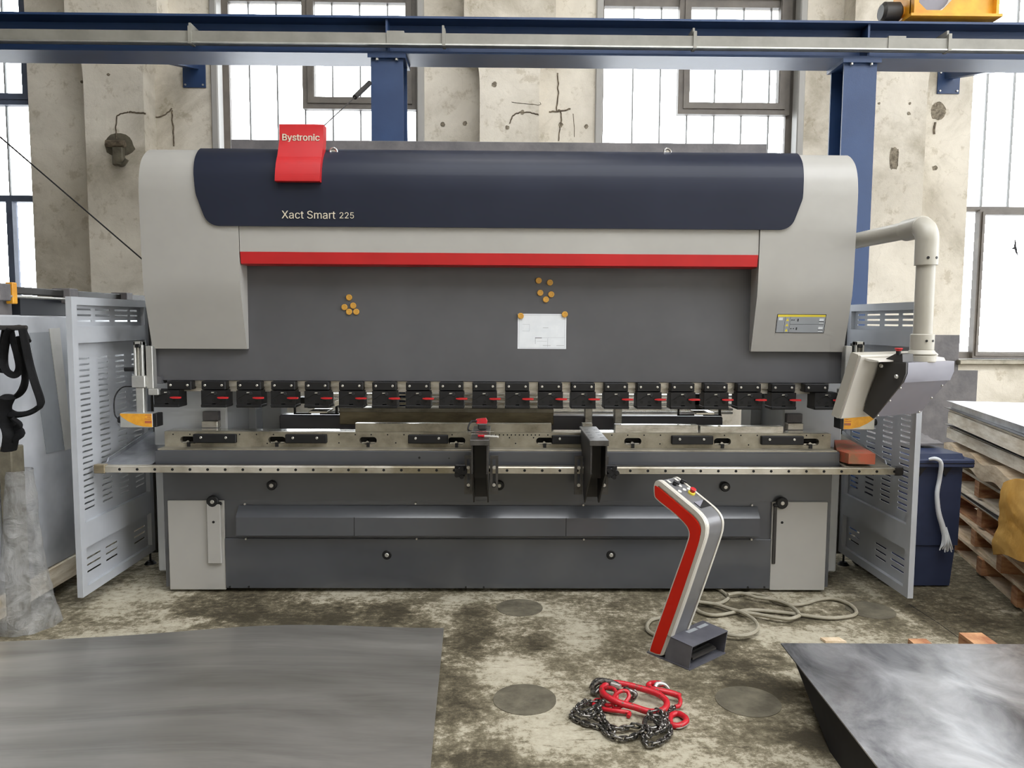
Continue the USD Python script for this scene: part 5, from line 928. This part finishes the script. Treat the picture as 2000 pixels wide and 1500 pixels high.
part(en, 'yellow_block', box(XM + .0, XM + .04, 4.17, 4.21, 1.745, 1.86, .004), 'yellow'); part(en, 'clear_bracket', box(XM - .3, XM - .02, 3.5, 4.25, ztp, ztp + .1), 'dado')
bun = thing('wrapped_bundle', 'tall bundle wrapped in clear plastic film at the left edge', 'bundle', (-2.64, 3.98, 0))
part(bun, 'timber_core', box(-2.65, -2.58, 4.03, 4.14, 0.0, .99, .006), 'plug'); 
zz_ = np.linspace(0.0, .86, 26); an = np.linspace(0, 2 * np.pi, 40, endpoint=False); vv = []
for z in zz_:
    for a in an:
        r = np.interp(z, [0, .12, .4, .7, .86], [.165, .14, .1, .078, .068]) * (1 + .36 * (meshkit.fbm((math.cos(a) * 2.2, math.sin(a) * 2.2, z * 7), 5, 3) - .5)); vv.append((max(-2.585 + r * math.cos(a), XM + .006), 4.09 + r * math.sin(a), z + .002))
ff = [];
for i in range(25):
    for j in range(40): a, b = i * 40 + j, i * 40 + (j + 1) % 40; ff += [(a, b, b + 40), (a, b + 40, a + 40)]
part(bun, 'plastic_film', trimesh.Trimesh(vv, ff, process=False), 'wrap', smooth=50)
stp = thing('webbing_sling', 'black webbing straps hanging in loops at the left edge', 'strap', (-2.5, 3.9, 1.0))
hk = lambda l, Y=3.9: spline([P(x / 3.75, 550 + y / 3.75, Y + .012 * (i % 3)) for i, (x, y) in enumerate(l)], 8)
for l, r, Y in (([(80, 345), (45, 420), (25, 560), (45, 650), (105, 685), (140, 640), (125, 540), (95, 430), (75, 345)], .021, 3.9), ([(75, 345), (120, 338), (160, 345), (200, 430)], .024, 3.92), ([(165, 345), (190, 480), (215, 600), (255, 740), (300, 885), (270, 930), (200, 965), (110, 975), (60, 955)], .024, 3.88), ([(140, 400), (165, 560), (185, 700), (165, 790), (110, 845), (40, 840), (-10, 870)], .021, 3.91), ([(60, 850), (30, 930), (50, 1030), (80, 1120), (65, 1235)], .034, 3.86), ([(90, 1000), (150, 1050), (110, 1090), (160, 1110), (100, 1150)], .02, 3.85), ([(40, 345), (20, 450), (10, 560), (5, 660)], .02, 3.93)):
    part(stp, 'strap_loop', tube(hk(l, Y), r * 1.25, 8, flat=.45), 'strap', smooth=60)
part(stp, 'hanging_rod', cyl(P(-28, 640, 3.9), P(52, 640, 3.9), .012, 10), 'bracket')
